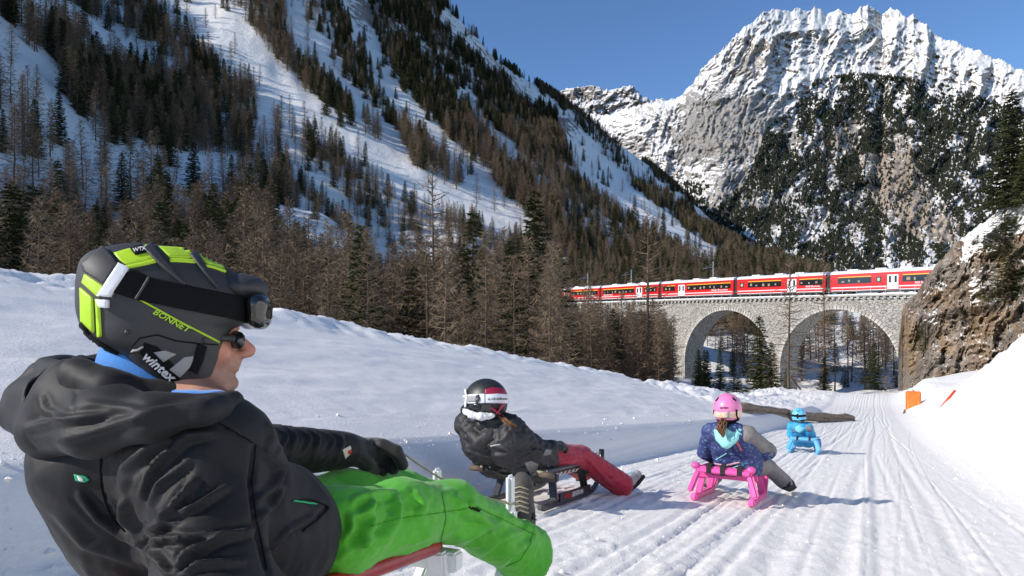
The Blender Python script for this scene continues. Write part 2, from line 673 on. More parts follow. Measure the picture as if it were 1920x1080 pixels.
# ------------------------------------------------------------------ snow materials
def snow_mat(name, fine=28.0, strength=0.25, dist=0.02, rock=False, scale=1.0, cols=((0.07, 0.062, 0.055), (0.22, 0.20, 0.18), (0.40, 0.37, 0.33)), tanc=(1.35, 1.02, 0.74), rb=6.0, brk=0.09):
    m = bpy.data.materials.new(name)
    m.use_nodes = True
    nt = m.node_tree
    b = nt.nodes['Principled BSDF']
    b.inputs['Base Color'].default_value = (0.885, 0.865, 0.825, 1)
    b.inputs['Roughness'].default_value = 0.55
    b.inputs['Specular IOR Level'].default_value = 0.3
    tc = nd(nt, 'ShaderNodeTexCoord')
    n1 = nd(nt, 'ShaderNodeTexNoise', i_Scale=fine, i_Detail=8.0, i_Roughness=0.7)
    nt.links.new(tc.outputs['Object'], n1.inputs['Vector'])
    bp = nd(nt, 'ShaderNodeBump', i_Strength=strength, i_Distance=dist)
    nt.links.new(n1.outputs[0], bp.inputs['Height'])
    nt.links.new(bp.outputs[0], b.inputs['Normal'])
    if rock:
        # snow lies where the ground is flat enough, bare rock and earth shows where it is steep
        at = nd(nt, 'ShaderNodeAttribute', attribute_name='bare')
        geo = nd(nt, 'ShaderNodeNewGeometry')
        sx = nd(nt, 'ShaderNodeSeparateXYZ')
        nt.links.new(geo.outputs['Normal'], sx.inputs[0])
        n2 = nd(nt, 'ShaderNodeTexNoise', i_Scale=brk * scale, i_Detail=9.0, i_Roughness=0.70)
        nt.links.new(tc.outputs['Object'], n2.inputs['Vector'])
        st = nd(nt, 'ShaderNodeMath', operation='MULTIPLY_ADD')
        st.inputs[1].default_value = -2.2
        st.inputs[2].default_value = 1.55
        nt.links.new(sx.outputs['Z'], st.inputs[0])
        ad = nd(nt, 'ShaderNodeMath', operation='ADD')
        nt.links.new(st.outputs[0], ad.inputs[0])
        nt.links.new(at.outputs['Fac'], ad.inputs[1])
        a2 = nd(nt, 'ShaderNodeMath', operation='MULTIPLY_ADD')
        a2.inputs[1].default_value = 2.4
        nt.links.new(n2.outputs[0], a2.inputs[0])
        nt.links.new(ad.outputs[0], a2.inputs[2])
        rp = nd(nt, 'ShaderNodeValToRGB')
        rp.color_ramp.elements[0].position = 0.0
        rp.color_ramp.elements[0].color = (0, 0, 0, 1)
        rp.color_ramp.elements[1].position = 1.0
        mr = nd(nt, 'ShaderNodeMapRange')
        mr.inputs['From Min'].default_value = 1.28
        mr.inputs['From Max'].default_value = 1.42
        nt.links.new(a2.outputs[0], mr.inputs[0])
        n3 = nd(nt, 'ShaderNodeTexNoise', i_Scale=0.03 * scale, i_Detail=10.0, i_Roughness=0.75)
        mp = nd(nt, 'ShaderNodeMapping')
        mp.inputs['Scale'].default_value = (1.6, 1.6, 0.7)
        nt.links.new(tc.outputs['Object'], mp.inputs['Vector'])
        nt.links.new(mp.outputs[0], n3.inputs['Vector'])
        rc = nd(nt, 'ShaderNodeValToRGB')
        e = rc.color_ramp.elements
        e[0].position, e[0].color = 0.30, (*cols[0], 1)
        e[1].position, e[1].color = 0.72, (*cols[2], 1)
        e2 = e.new(0.5)
        e2.color = (*cols[1], 1)
        nt.links.new(n3.outputs[0], rc.inputs[0])
        # warmer limestone where the attribute says so
        tan = nd(nt, 'ShaderNodeAttribute', attribute_name='warm')
        mx0 = nd(nt, 'ShaderNodeMix', data_type='RGBA', blend_type='MULTIPLY')
        mx0.inputs['B'].default_value = (*tanc, 1)
        nt.links.new(tan.outputs['Fac'], mx0.inputs['Factor'])
        nt.links.new(rc.outputs[0], mx0.inputs['A'])
        mx = nd(nt, 'ShaderNodeMix', data_type='RGBA')
        mx.inputs['A'].default_value = (0.885, 0.865, 0.825, 1)
        nt.links.new(mr.outputs[0], mx.inputs['Factor'])
        nt.links.new(mx0.outputs['Result'], mx.inputs['B'])
        nt.links.new(mx.outputs['Result'], b.inputs['Base Color'])
        bp2 = nd(nt, 'ShaderNodeBump', i_Strength=0.55, i_Distance=rb / scale)
        nt.links.new(n3.outputs[0], bp2.inputs['Height'])
        nt.links.new(bp.outputs[0], bp2.inputs['Normal'])
        nt.links.new(bp2.outputs[0], b.inputs['Normal'])
    return m

M_SNOW = snow_mat('snow_packed', 46, 0.8, 0.010)
M_SNOWHILL = snow_mat('snow_hill', 1.2, 0.4, 0.25, rock=True, scale=1.4)

# ------------------------------------------------------------------ the sledge run with its snow banks
def bank_ratio(u):
    return np.interp(u, [-5, 3.4, 6.7, 12, 19.6, 20.4, 21.6, 30, 36, 40, 44, 49, 56, 62], [.156, .158, .159, .148, .134, .106, .108, .119, .112, .07, .03, .0, .0, .01])

def run_height(u, v):
    z = road_z(u)
    w = -v
    plane = -SLOPE * u
    hB = np.maximum(0.12, plane + HC + (bank_ratio(u) / CT - .054) * 7.2 - z)
    foot = np.minimum(0.38, hB * 0.6)
    x = np.clip((w - 2.9) / 4.3, 0, 1)
    left = foot * sstep(2.5, 2.95, w) + (hB - foot) * np.where(x < .8, x * 1.03, .824 + .176 * np.sin((np.minimum(x, 1) - .8) / .2 * np.pi / 2))
    back = np.clip(w - 7.3, 0, 10)
    left = left - 0.10 * back ** 1.9
    # right bank
    hR = np.interp(u, [-5, 10, 19, 24, 30, 38, 44, 50, 62], [3.4, 3.3, 3.0, 2.6, 2.1, 1.65, 1.45, 1.4, 1.3])
    y = np.clip((v - 0.9) / 2.4, 0, 1)
    right = hR * (0.78 * y ** 1.55 + 0.22 * y ** 3)
    right = right + np.clip(v - 3.3, 0, 20) * 0.22
    # the run ends in a mound where it bends away
    end = sstep(50, 60, u) * 0.5
    return z + left + right + end, x, y

def make_run():
    us = np.concatenate([np.linspace(-3, 0.4, 30, endpoint=False), 0.4 + (np.exp(np.linspace(0, 1, 440) * math.log(63 / 1.4)) - 1) * 1.4])
    vs = np.concatenate([np.linspace(-16, -9, 14, endpoint=False), np.linspace(-9, -6.2, 80, endpoint=False), np.linspace(-6.2, -3.5, 70, endpoint=False), np.linspace(-3.5, 1.6, 360, endpoint=False), np.linspace(1.6, 4.0, 70, endpoint=False), np.linspace(4, 14, 18)])
    U, V = np.meshgrid(us, vs, indexing='ij')
    wob = 0.05 * np.sin(U * 0.33)
    z, x, y = run_height(U, V)
    p = np.stack([U, V, z * 0], -1)
    # runner tracks
    r = np.random.default_rng(5)
    tracks = 0
    for i in range(64):
        v0 = r.uniform(-2.6, 1.0)
        wdt = r.choice([0.009, 0.012, 0.016, 0.024, 0.045])
        dep = r.uniform(0.003, 0.011)
        drift = r.uniform(-0.035, 0.035)
        bend = r.uniform(-0.15, 0.15)
        line = v0 + drift * U + bend * np.sin(U / r.uniform(4, 9) + r.uniform(0, 6))
        vis = sstep(-.3, .3, np.sin(U / r.uniform(2.5, 9) + r.uniform(0, 6)) + r.uniform(-.2, .9))
        q = (V - line) / wdt
        tracks = tracks - dep * vis * np.exp(-q * q) + dep * .5 * vis * np.exp(-(np.abs(q) - 2.0) ** 2)
    for v0, wdt, dep in ((-0.02, 0.030, 0.009), (0.36, 0.04, 0.012), (0.03, 0.06, 0.010), (-0.75, 0.04, 0.012), (-1.15, 0.03, 0.012)):
        q = (V - v0 - wob * .6) / wdt
        tracks = tracks - dep * np.exp(-q * q) + dep * .4 * np.exp(-(np.abs(q) - 2.0) ** 2)
    flat = sstep(-3.0, -2.4, V) * (1 - sstep(0.8, 1.5, V))
    near = 1 / (1 + U.clip(0) / 14)
    z = z + tracks * flat
    z = z + 0.008 * fbm(p * [0.35, 1.3, 1], 4, .4) * flat
    z = z + 0.0062 * fbm(p * [13, 19, 1], 4, 0.72) * flat * near
    z = z + 0.020 * np.maximum(0, fbm(p * [11, 13, 1] + 40, 3, .6) - 0.42) * flat * near
    # left bank: wind-smoothed face, lumpy crest
    face = sstep(2.9, 3.5, -V) * (1 - sstep(5.4, 6.6, -V))
    crest = sstep(5.9, 7.1, -V)
    z = z + face * (0.022 * fbm(p * [0.5, 1.5, 1], 4) + 0.010 * fbm(p * [1.6, 4.5, 1] + 7, 4, .6) + 0.003 * fbm(p * [9, 14, 1] + 5, 3, .6))
    z = z + crest * (0.055 * fbm(p * [1.7, 1.7, 1] + 3, 5, .6) + 0.045 * ridged(p * [.8, .8, 1], 3) + 0.028 * np.maximum(0, fbm(p * [5, 5, 1] + 8, 4, .65)))
    far = sstep(20.5, 22, U) * sstep(2.8, 4, -V)
    z = z + far * (1 - .6 * sstep(32, 44, U)) * (0.16 * fbm(p * [0.8, 0.9, 1] + 11, 5, .6))
    z = z + sstep(34, 42, U) * sstep(2.6, 3.6, -V) * (0.14 * np.maximum(0, fbm(p * [1.3, 1.3, 1] + 5, 4, .6)))
    rb = sstep(1.0, 2.0, V)
    z = z + rb * (0.06 * fbm(p * [0.55, 1.1, 1] + 19, 5, .55) + 0.012 * fbm(p * [3.5, 5, 1] + 2, 3, .6))
    X, Y = to_xy(U, V)
    verts = np.stack([X, Y, z], -1).reshape(-1, 3)
    n, m_ = U.shape
    i = np.arange(n * m_).reshape(n, m_)
    f = np.stack([i[:-1, :-1], i[:-1, 1:], i[1:, 1:], i[1:, :-1]], -1).reshape(-1, 4)[:, ::-1]
    me = mesh_np('snow_run', verts, f)
    o = obj('snow_ground', me, M_SNOW)
    tag(o, kind='structure')
    return verts, f

run_v, run_f = make_run()
RUN_BVH = bvh_of(run_v, run_f)

def crumbs():
    """crumbs of snow thrown up by runners and fallen from the banks"""
    r = np.random.default_rng(31)
    V, F_ = [], []
    base = np.array([(1, 0, 0), (-1, 0, 0), (0, 1, 0), (0, -1, 0), (0, 0, 1), (0, 0, -1)], float)
    tri_ = np.array([(0, 2, 4), (2, 1, 4), (1, 3, 4), (3, 0, 4), (2, 0, 5), (1, 2, 5), (3, 1, 5), (0, 3, 5)])
    n = 0
    for k in range(5200):
        u = 0.6 + 14 * r.random() ** 1.7
        q = r.random()
        v = r.uniform(-2.7, 1.1) if q < .62 else (r.normal(-2.75, .22) if q < .85 else r.normal(1.25, .25))
        x, y = to_xy(u, v)
        h = RUN_BVH.ray_cast(Vector((x, y, 50)), Vector((0, 0, -1)))
        if h[0] is None:
            continue
        s = min(.016, .0022 + .0022 * r.pareto(2.4)) * (1 if q < .62 else 1.9)
        V.append((x, y, h[0].z + s * .3) + base * s * r.uniform(.6, 1.2, (6, 1)) * np.array([1, 1, .7]))
        F_.append(tri_ + n); n += 6
    o = obj('snow_crumbs', mesh_np('snow_crumbs', np.concatenate(V), np.concatenate(F_)), M_SNOW, sm=False)
    tag(o, 'loose crumbs of snow scattered over the run', 'snow', kind='stuff')
crumbs()

def on_run(x, y):
    h = RUN_BVH.ray_cast(Vector((x, y, 50)), Vector((0, 0, -1)))
    return h[0].z if h[0] is not None else road_z(to_uv(x, y)[0])

# ------------------------------------------------------------------ valley floor and the hillside across it
ctrl = []
for x, y, z in ((-14, 8, -1.0), (-20, 20, -3.5), (-40, 45, -3), (-70, 60, -1), (0, 60, -6), (25, 65, -7.5), (-60, 90, 2), (0, 105, -5), (30, 118, -9), (36, 112, -10), (55, 100, -11), (44, 122, -10.5),
                (48, 84, -6.5), (50, 70, -6.2), (75, 75, -5), (30, 136, -8), (45, 137, -9.0), (70, 125, -9), (85, 115, -4), (62, 170, -1), (90, 170, 1), (22, 158, -1.5), (45, 160, -5), (5, 175, 7.0), (-3, 205, 9), (-18, 228, 11), (-45, 262, 15), (-40, 130, 6), (-15, 140, 4), (90, 230, 8), (60, 230, 12),
                (120, 60, 6), (140, 120, 6), (150, 260, 12)):
    ctrl.append((x, y, z))
for px, py, d in ((0, 480, 150), (0, 300, 250), (0, 150, 340), (0, 0, 450), (0, -150, 560), (400, 430, 180), (400, 300, 270), (400, 100, 410), (400, -100, 570), (400, -260, 720),
                  (200, 200, 320), (200, 400, 190), (600, 400, 235), (600, 200, 390), (600, 0, 560),
                  (700, 470, 250), (700, 350, 320), (700, 200, 450), (700, 50, 620), (700, -80, 780), (830, 0, 790), (900, 85, 840), (950, 122, 880), (1000, 160, 920), (1045, 185, 950), (1075, 215, 980),
                  (850, 450, 290), (850, 300, 420), (850, 150, 640), (1000, 490, 290), (1000, 400, 380), (1000, 300, 520), (1000, 230, 700),
                  (1100, 300, 760), (1150, 480, 350), (1150, 350, 640), (1160, 280, 980), (1250, 330, 1050), (1300, 505, 340), (1250, 410, 620), (1330, 430, 800), (1400, 470, 800), (1400, 525, 420), (1500, 520, 520), (1500, 535, 380), (1650, 550, 400),
                  (-300, 420, 200), (-300, 250, 270), (-300, 50, 370), (-300, -200, 500), (-700, 300, 260), (-700, 0, 420)):
    ctrl.append(tuple(P(px, py, d)))
for px, d, z in ((830, 1000, 380), (900, 1050, 340), (950, 1090, 300), (1000, 1130, 260), (1060, 1160, 230), (1150, 1200, 190), (1250, 1300, 160), (1350, 1150, 60), (1500, 900, 40), (1700, 700, 30), (700, 1000, 500), (400, 1000, 600)):
    ctrl.append(((px - 960) / FOC * d, d, z))
ctrl = np.array(ctrl, float)

def rbf_fit(c):
    n = len(c)
    A = np.linalg.norm(c[:, None, :2] - c[None, :, :2], axis=2) + np.eye(n) * 0.5
    Q = np.concatenate([np.ones((n, 1)), c[:, :2]], 1)
    M_ = np.block([[A, Q], [Q.T, np.zeros((3, 3))]])
    return np.linalg.solve(M_, np.concatenate([c[:, 2], np.zeros(3)]))

RBF_W = rbf_fit(ctrl)
SPUR = [(-640, 640, 420), (-420, 470, 290), (-300, 352, 222), (-228, 268, 150), (-165, 190, 84), (-120, 132, 40), (-92, 98, 16)]
SPUR_H = 52

def terrain_z(x, y):
    x, y = np.asarray(x, float), np.asarray(y, float)
    z = RBF_W[-3] + RBF_W[-2] * x + RBF_W[-1] * y
    for i in range(len(ctrl)):
        z = z + RBF_W[i] * np.hypot(x - ctrl[i, 0], y - ctrl[i, 1])
    D = np.hypot(x, y)
    p = np.stack([x, y, z * .6], -1)
    hill = sstep(4, 40, z)
    z = z + hill * np.clip(D * .007, 0, 5) * fbm(p / 60.0, 4, .42)
    # shallow gullies running down the fall line
    q = np.stack([(x * .9 + y * .42) / 34.0, (y - x * .4) / 260.0, z * 0], -1)
    z = z + hill * np.clip(D * .0035, 0, 2.6) * ridged(q, 4)
    z = z + 0.25 * fbm(p / 7.0, 3) * np.clip(D / 60, 0, 2.0)
    # off to the left a rib of the mountain runs down to the valley and shades the slope beyond it
    dd, t = dist_polyline(x, y, SPUR)
    ht = np.interp(t, np.linspace(0, 1, 7), [95, 92, 84, 72, 54, 26, 0])
    z = z + ht * np.exp(-(dd / np.interp(t, [0, 1], [75, 26])) ** 2)
    # keep clear of the sledge run
    u, v = to_uv(x, y)
    inside = sstep(-18, -13, v) * (1 - sstep(12, 18, v)) * (1 - sstep(58, 72, u))
    low = road_z(np.clip(u, -5, 62)) - 2.5 - np.clip(u - 62, 0, 40) * .02
    return np.where(inside > 0, np.minimum(z, low * inside + z * (1 - inside)), z)

def make_valley():
    ang = np.radians(np.linspace(-64, 50, 500))
    rad = np.exp(np.linspace(math.log(7.0), math.log(1400), 330))
    A, R = np.meshgrid(ang, rad, indexing='ij')
    X, Y = R * np.sin(A), R * np.cos(A)
    Z = terrain_z(X, Y)
    verts = np.stack([X, Y, Z], -1).reshape(-1, 3)
    n, m_ = A.shape
    i = np.arange(n * m_).reshape(n, m_)
    f = np.stack([i[:-1, :-1], i[1:, :-1], i[1:, 1:], i[:-1, 1:]], -1).reshape(-1, 4)
    me = mesh_np('hillside', verts, f)
    # bare rock: crags near the top of the rib
    px, py = proj(verts)
    bare = np.full(len(verts), -0.35)
    for cx, cy, rx, ry, s in ((700, 25, 55, 45, .75), (930, 175, 45, 50, .7), (985, 215, 60, 45, .6), (1060, 235, 40, 25, .5), (840, 120, 80, 60, .35), (780, 60, 60, 60, .3), (1210, 330, 30, 20, .4), (300, 330, 30, 14, .25)):
        g = np.exp(-((px - cx) / rx) ** 2 - ((py - cy) / ry) ** 2)
        bare = bare + s * g * (verts[:, 1] > 150)
    at = me.attributes.new('bare', 'FLOAT', 'POINT')
    at.data.foreach_set('value', bare.astype(np.float32))
    at = me.attributes.new('warm', 'FLOAT', 'POINT')
    at.data.foreach_set('value', np.full(len(verts), .35, np.float32))
    o = obj('hillside', me, M_SNOWHILL)
    tag(o, kind='structure')
    return verts, f

val_v, val_f = make_valley()
VAL_BVH = bvh_of(val_v, val_f)
def ground_z(x, y):
    h = VAL_BVH.ray_cast(Vector((float(x), float(y), 2000)), Vector((0, 0, -1)))
    return h[0].z if h[0] is not None else float(terrain_z(x, y))
# ------------------------------------------------------------------ the big peak and the far ridge
def relief(name, top, base, d0, d1, x0, x1, cols, rows, amp, scl, gamma, m, bare_fn, warm_fn, seed, kx=1.0, back=0.45):
    """a mountain face: each column rises from its foot (near) to its ridge (far), roughened in depth, with a far side behind the ridge"""
    px = np.linspace(x0, x1, cols)
    t = np.concatenate([np.linspace(0, 1, rows), 1 + np.linspace(0.02, 1, 10) ** 1.5])
    PX, T = np.meshgrid(px, t, indexing='ij')
    tp = np.interp(px, [q[0] for q in top], [q[1] for q in top])[:, None]
    j = np.stack([px / 9.0, px * 0 + seed, px * 0], -1)
    jag = (fbm(j, 5, .66) * 3.6 * kx)[:, None]
    tt = np.minimum(T, 1)
    PY = base + (tp - base) * tt + jag * tt ** 45
    e0 = np.interp(px, [q[0] for q in d0], [q[1] for q in d0])[:, None]
    e1 = np.interp(px, [q[0] for q in d1], [q[1] for q in d1])[:, None]
    D = e0 + (e1 - e0) * tt ** gamma
    p = np.stack([(PX - 960) / FOC * D, D, HC + (HZ - PY) / FOC * D], -1)
    wx = PX + 14 * fbm(np.stack([PX / 60, PY / 60, PX * 0 + seed], -1), 3)
    sl = (PX - 1600) * .10
    q = np.stack([(wx + .35 * PY) / (58 * scl), (PY + sl) / (95 * scl), wx * 0 + seed], -1)
    big = ridged(q, 5, .5)
    q2 = np.stack([(wx + PY * .45) / (13 * scl), (PY - .45 * wx) / (17 * scl), wx * 0 + seed + 5], -1)
    small = ridged(q2, 5, .68)
    fade = sstep(0, .1, T) * (1 - .7 * sstep(.9, 1.0, tt))
    D2 = D * (1 + amp * fade * (-(big - .3) - .46 * (small - .3)))
    bk = np.clip(T - 1, 0, 1)
    Z = HC + (HZ - PY) / FOC * D2
    p = np.stack([(PX - 960) / FOC * D2, D2, Z], -1)
    p[..., 1] += bk * e1 * back
    p[..., 0] += bk * e1 * back * (PX - 960) / FOC
    p[..., 2] -= bk * (Z + 60)
    verts = p.reshape(-1, 3)
    n, k = PX.shape
    i = np.arange(n * k).reshape(n, k)
    f = np.stack([i[:-1, :-1], i[1:, :-1], i[1:, 1:], i[:-1, 1:]], -1).reshape(-1, 4)
    me = mesh_np(name, verts, f)
    at = me.attributes.new('bare', 'FLOAT', 'POINT')
    at.data.foreach_set('value', bare_fn(PX, PY).ravel().astype(np.float32))
    at = me.attributes.new('warm', 'FLOAT', 'POINT')
    at.data.foreach_set('value', warm_fn(PX, PY).ravel().astype(np.float32))
    o = obj(name, me, m)
    tag(o, kind='structure')
    return verts, f

M_PEAK = snow_mat('snow_and_limestone', 0.15, 0.25, 1.0, rock=True, scale=0.62, cols=((0.13, 0.122, 0.114), (0.30, 0.29, 0.272), (0.48, 0.46, 0.43)), tanc=(1.25, 1.0, .76), rb=7.0, brk=0.17)
M_FAR = snow_mat('far_snow_and_rock', 0.1, 0.2, 1.0, rock=True, scale=0.2)

def blob(px, py, cx, cy, rx, ry):
    return np.exp(-((px - cx) / rx) ** 2 - ((py - cy) / ry) ** 2)

def peak_bare(px, py):
    b = np.full(px.shape, 0.25) + .22 * fbm(np.stack([(px + .5 * py) / 26, (py - .6 * px) / 60, px * 0 + 3], -1), 4, .6)
    top = np.interp(px, [1270, 1340, 1420, 1500, 1650, 1800, 1920, 2150], [190, 130, 100, 165, 150, 170, 230, 330])
    b = b - 0.72 * sstep(95, -10, py - top)            # snowfields of the summit slopes
    b = b + .62 * blob(px, py, 1400, 95, 60, 45) + .5 * blob(px, py, 1340, 200, 90, 90) + .40 * blob(px, py, 1650, 115, 60, 16)
    b = b + .40 * blob(px, py, 1270, 250, 100, 60) + .4 * blob(px, py, 1420, 260, 60, 90)
    b = b + .75 * blob(px, py, 1680, 330, 60, 70) + .65 * blob(px, py, 1760, 420, 60, 50) + .45 * blob(px, py, 1400, 380, 60, 40) + .5 * blob(px, py, 1580, 270, 40, 60)
    b = b + .30 * blob(px, py, 1550, 430, 120, 90)
    b = b - .75 * blob(px, py, 1245, 285, 26, 30) - .8 * blob(px, py, 1300, 330, 32, 34) - .6 * blob(px, py, 1195, 240, 50, 14) - .5 * blob(px, py, 1400, 160, 60, 16)
    b = b - .35 * blob(px, py, 1520, 200, 30, 70) + .25 * blob(px, py, 1690, 30, 60, 20) + .3 * blob(px, py, 1640, 20, 40, 12)
    return b

def peak_warm(px, py):
    return np.clip(.08 + .6 * blob(px, py, 1680, 330, 80, 80) + .7 * blob(px, py, 1760, 420, 80, 70) + .5 * blob(px, py, 1560, 270, 60, 60) + .4 * blob(px, py, 1420, 70, 60, 50), 0, 1)

PEAK_TOP = [(1060, 232), (1100, 215), (1150, 212), (1200, 198), (1235, 187), (1262, 186), (1285, 172), (1303, 148), (1325, 122), (1345, 100), (1385, 62), (1405, 42), (1425, 28), (1450, 19), (1482, 20), (1500, 14), (1514, 22), (1527, 15), (1548, 25), (1570, 18), (1585, 23), (1600, 25), (1614, 15), (1628, 8), (1640, 18), (1652, 29), (1668, 15), (1684, 23), (1700, 33), (1712, 26), (1724, 41), (1738, 45), (1750, 63), (1790, 80), (1830, 92), (1870, 110), (1920, 132), (2000, 170), (2200, 250)]
pk_v, pk_f = relief('mountain', PEAK_TOP, 640, [(1060, 700), (1200, 640), (1500, 520), (1800, 430), (2200, 420)], [(1060, 1750), (1250, 1650), (1350, 1700), (1450, 1900), (1650, 2100), (1900, 1800), (2200, 1500)],
                    1060, 2200, 620, 390, 0.040, 1.0, 1.12, M_PEAK, peak_bare, peak_warm, 3.7)
PEAK_BVH = bvh_of(pk_v, pk_f)

def far_bare(px, py):
    return .10 + .25 * blob(px, py, 1100, 180, 60, 20) + 0 * px
FAR_TOP = [(960, 210), (1020, 190), (1050, 176), (1066, 166), (1085, 162), (1112, 158), (1128, 168), (1150, 165), (1182, 160), (1200, 175), (1222, 190), (1262, 196), (1320, 190), (1400, 240)]
relief('mountain_ridge', FAR_TOP, 330, [(960, 2600), (1400, 2600)], [(960, 3600), (1400, 3600)], 960, 1400, 260, 130, 0.035, .6, 1.1, M_FAR, far_bare, lambda px, py: .15 + 0 * px, 8.1, kx=.8)

# dark dwarf pines on the ledges of the peak: nobody could count them
def cone_clump(rng, nseg=4):
    v, f = [], []
    def one(c, r, h):
        b = len(v)
        for j in range(nseg):
            a = 2 * math.pi * j / nseg + rng.uniform(0, .6)
            rr = r * rng.uniform(.7, 1.2)
            v.append((c[0] + rr * math.cos(a), c[1] + rr * math.sin(a), c[2] + h * rng.uniform(.05, .3)))
        v.append((c[0] + rng.uniform(-.1, .1), c[1], c[2] + h))
        v.append((c[0], c[1], c[2]))
        for j in range(nseg):
            k = (j + 1) % nseg
            f.append((b + j, b + k, b + nseg))
            f.append((b + k, b + j, b + nseg + 1))
    one((0, 0, 0), .33, 1.0)
    one((rng.uniform(-.25, .25), rng.uniform(-.2, .2), .0), .28, rng.uniform(.4, .75))
    return np.array(v), np.array(f)

def merge_instances(protos, places):
    """places: (x, y, z, height, spin, proto) -> one vertex and one face array"""
    V, F_, off = [], [], 0
    by = {}
    for p in places:
        by.setdefault(int(p[5]), []).append(p[:5])
    for k, lst in by.items():
        a = np.array(lst, float)
        pv, pf = protos[k]
        c, s = np.cos(a[:, 4]), np.sin(a[:, 4])
        x = (pv[None, :, 0] * c[:, None] - pv[None, :, 1] * s[:, None]) * a[:, 3:4] + a[:, 0:1]
        y = (pv[None, :, 0] * s[:, None] + pv[None, :, 1] * c[:, None]) * a[:, 3:4] + a[:, 1:2]
        z = pv[None, :, 2] * a[:, 3:4] + a[:, 2:3]
        V.append(np.stack([x, y, z], -1).reshape(-1, 3))
        F_.append((pf[None] + (np.arange(len(a)) * len(pv))[:, None, None] + off).reshape(-1, pf.shape[1]))
        off += len(a) * len(pv)
    return np.concatenate(V), np.concatenate(F_)

M_PINE = mat('dwarf_pine_needles', (0.024, 0.027, 0.017), 0.9, var=.45, vscale=.2, spec=.1)

def peak_pines():
    rng = np.random.default_rng(21)
    zone = [(1395, 350), (1440, 240), (1490, 200), (1530, 150), (1600, 138), (1680, 145), (1780, 160), (1860, 190), (1960, 220), (2000, 330), (1960, 420), (1860, 470), (1780, 520), (1560, 540), (1470, 520), (1400, 470), (1340, 420), (1350, 370)]
    tan = [(1610, 290), (1700, 285), (1740, 340), (1800, 420), (1800, 460), (1720, 450), (1650, 400), (1620, 350)]
    tan2 = [(1555, 240), (1600, 235), (1600, 290), (1560, 300)]
    N = 78000
    px = rng.uniform(1230, 2000, N)
    py = rng.uniform(130, 545, N)
    dens = in_poly(px, py, zone) * 1.0
    dens = np.where(in_poly(px, py, tan) | in_poly(px, py, tan2), .16, dens)
    n = fbm(np.stack([px / 26, py / 34, px * 0], -1), 4, .6)
    dens = dens * np.clip(.88 + 1.5 * n, .07, 1.0)
    dens *= np.interp(px, [1700, 1960], [1, .62])
    low = in_poly(px, py, [(1230, 330), (1330, 350), (1480, 430), (1480, 545), (1330, 520), (1290, 420)])
    dens = np.maximum(dens, low * np.clip(.35 + 1.2 * n, 0, .8))
    keep = rng.random(N) < dens * .85
    protos = [cone_clump(rng) for _ in range(5)]
    pl = []
    for x, y in zip(px[keep], py[keep]):
        p, nn = cast(PEAK_BVH, x, y)
        if p is None:
            continue
        h = p.y / FOC * rng.uniform(3.6, 9.0)
        pl.append((p.x, p.y, p.z - h * .12, h, rng.uniform(0, 6.28), rng.integers(5)))
    V, F_ = merge_instances(protos, pl)
    o = obj('dwarf_pine_forest', mesh_np('dwarf_pine_forest', V, F_), M_PINE, sm=False)
    tag(o, 'dark dwarf pines scattered over the cliffs and ledges of the big snowy peak', 'forest', kind='stuff')
peak_pines()
# ------------------------------------------------------------------ the rock beside the run
M_CRAG = snow_mat('ochre_crag', 2.0, 0.3, 0.1, rock=True, scale=9.0, cols=((0.06, 0.05, 0.04), (0.225, 0.19, 0.155), (0.49, 0.44, 0.37)), tanc=(1.18, 0.95, 0.68), rb=4.0)

def crag_bare(px, py):
    top = np.interp(px, [1684, 1692, 1722, 1750, 1790, 1810, 1850, 1880, 1920, 2080], [640, 575, 546, 505, 455, 440, 410, 385, 360, 290])
    b = np.full(px.shape, .62)
    strip = sstep(1790, 1815, px) * (1 - sstep(34, 62, py - top - .30 * np.maximum(px - 1850, 0)))
    b = b - 3.6 * strip
    b = b - 2.4 * blob(px, py, 1738, 548, 14, 9) - 2.4 * blob(px, py, 1746, 601, 15, 8) - 2.0 * blob(px, py, 1826, 540, 9, 22) - 1.6 * blob(px, py, 1765, 535, 8, 6) - 1.8 * blob(px, py, 1870, 470, 20, 8)
    return b

def crag_warm(px, py):
    return np.clip(.35 + .7 * fbm(np.stack([px / 30, py / 40, px * 0], -1), 3) + .5 * blob(px, py, 1705, 610, 20, 50) + .8 * blob(px, py, 1750, 745, 60, 20), 0, 1)

CRAG_TOP = [(1684, 660), (1688, 610), (1694, 572), (1712, 556), (1722, 546), (1736, 520), (1750, 503), (1770, 478), (1790, 455), (1810, 440), (1850, 412), (1880, 387), (1920, 362), (2090, 280)]
cr_v, cr_f = relief('rock_outcrop', CRAG_TOP, 830, [(1684, 96), (1690, 80), (1704, 70), (1750, 61), (1820, 53), (1920, 46), (2090, 38)], [(1684, 99), (1690, 90), (1704, 84), (1750, 74), (1820, 66), (1920, 60), (2090, 52)],
                    1684, 2090, 300, 260, .050, .75, 1.0, M_CRAG, crag_bare, crag_warm, 4.4, kx=.9, back=.12)
CRAG_BVH = bvh_of(cr_v, cr_f)

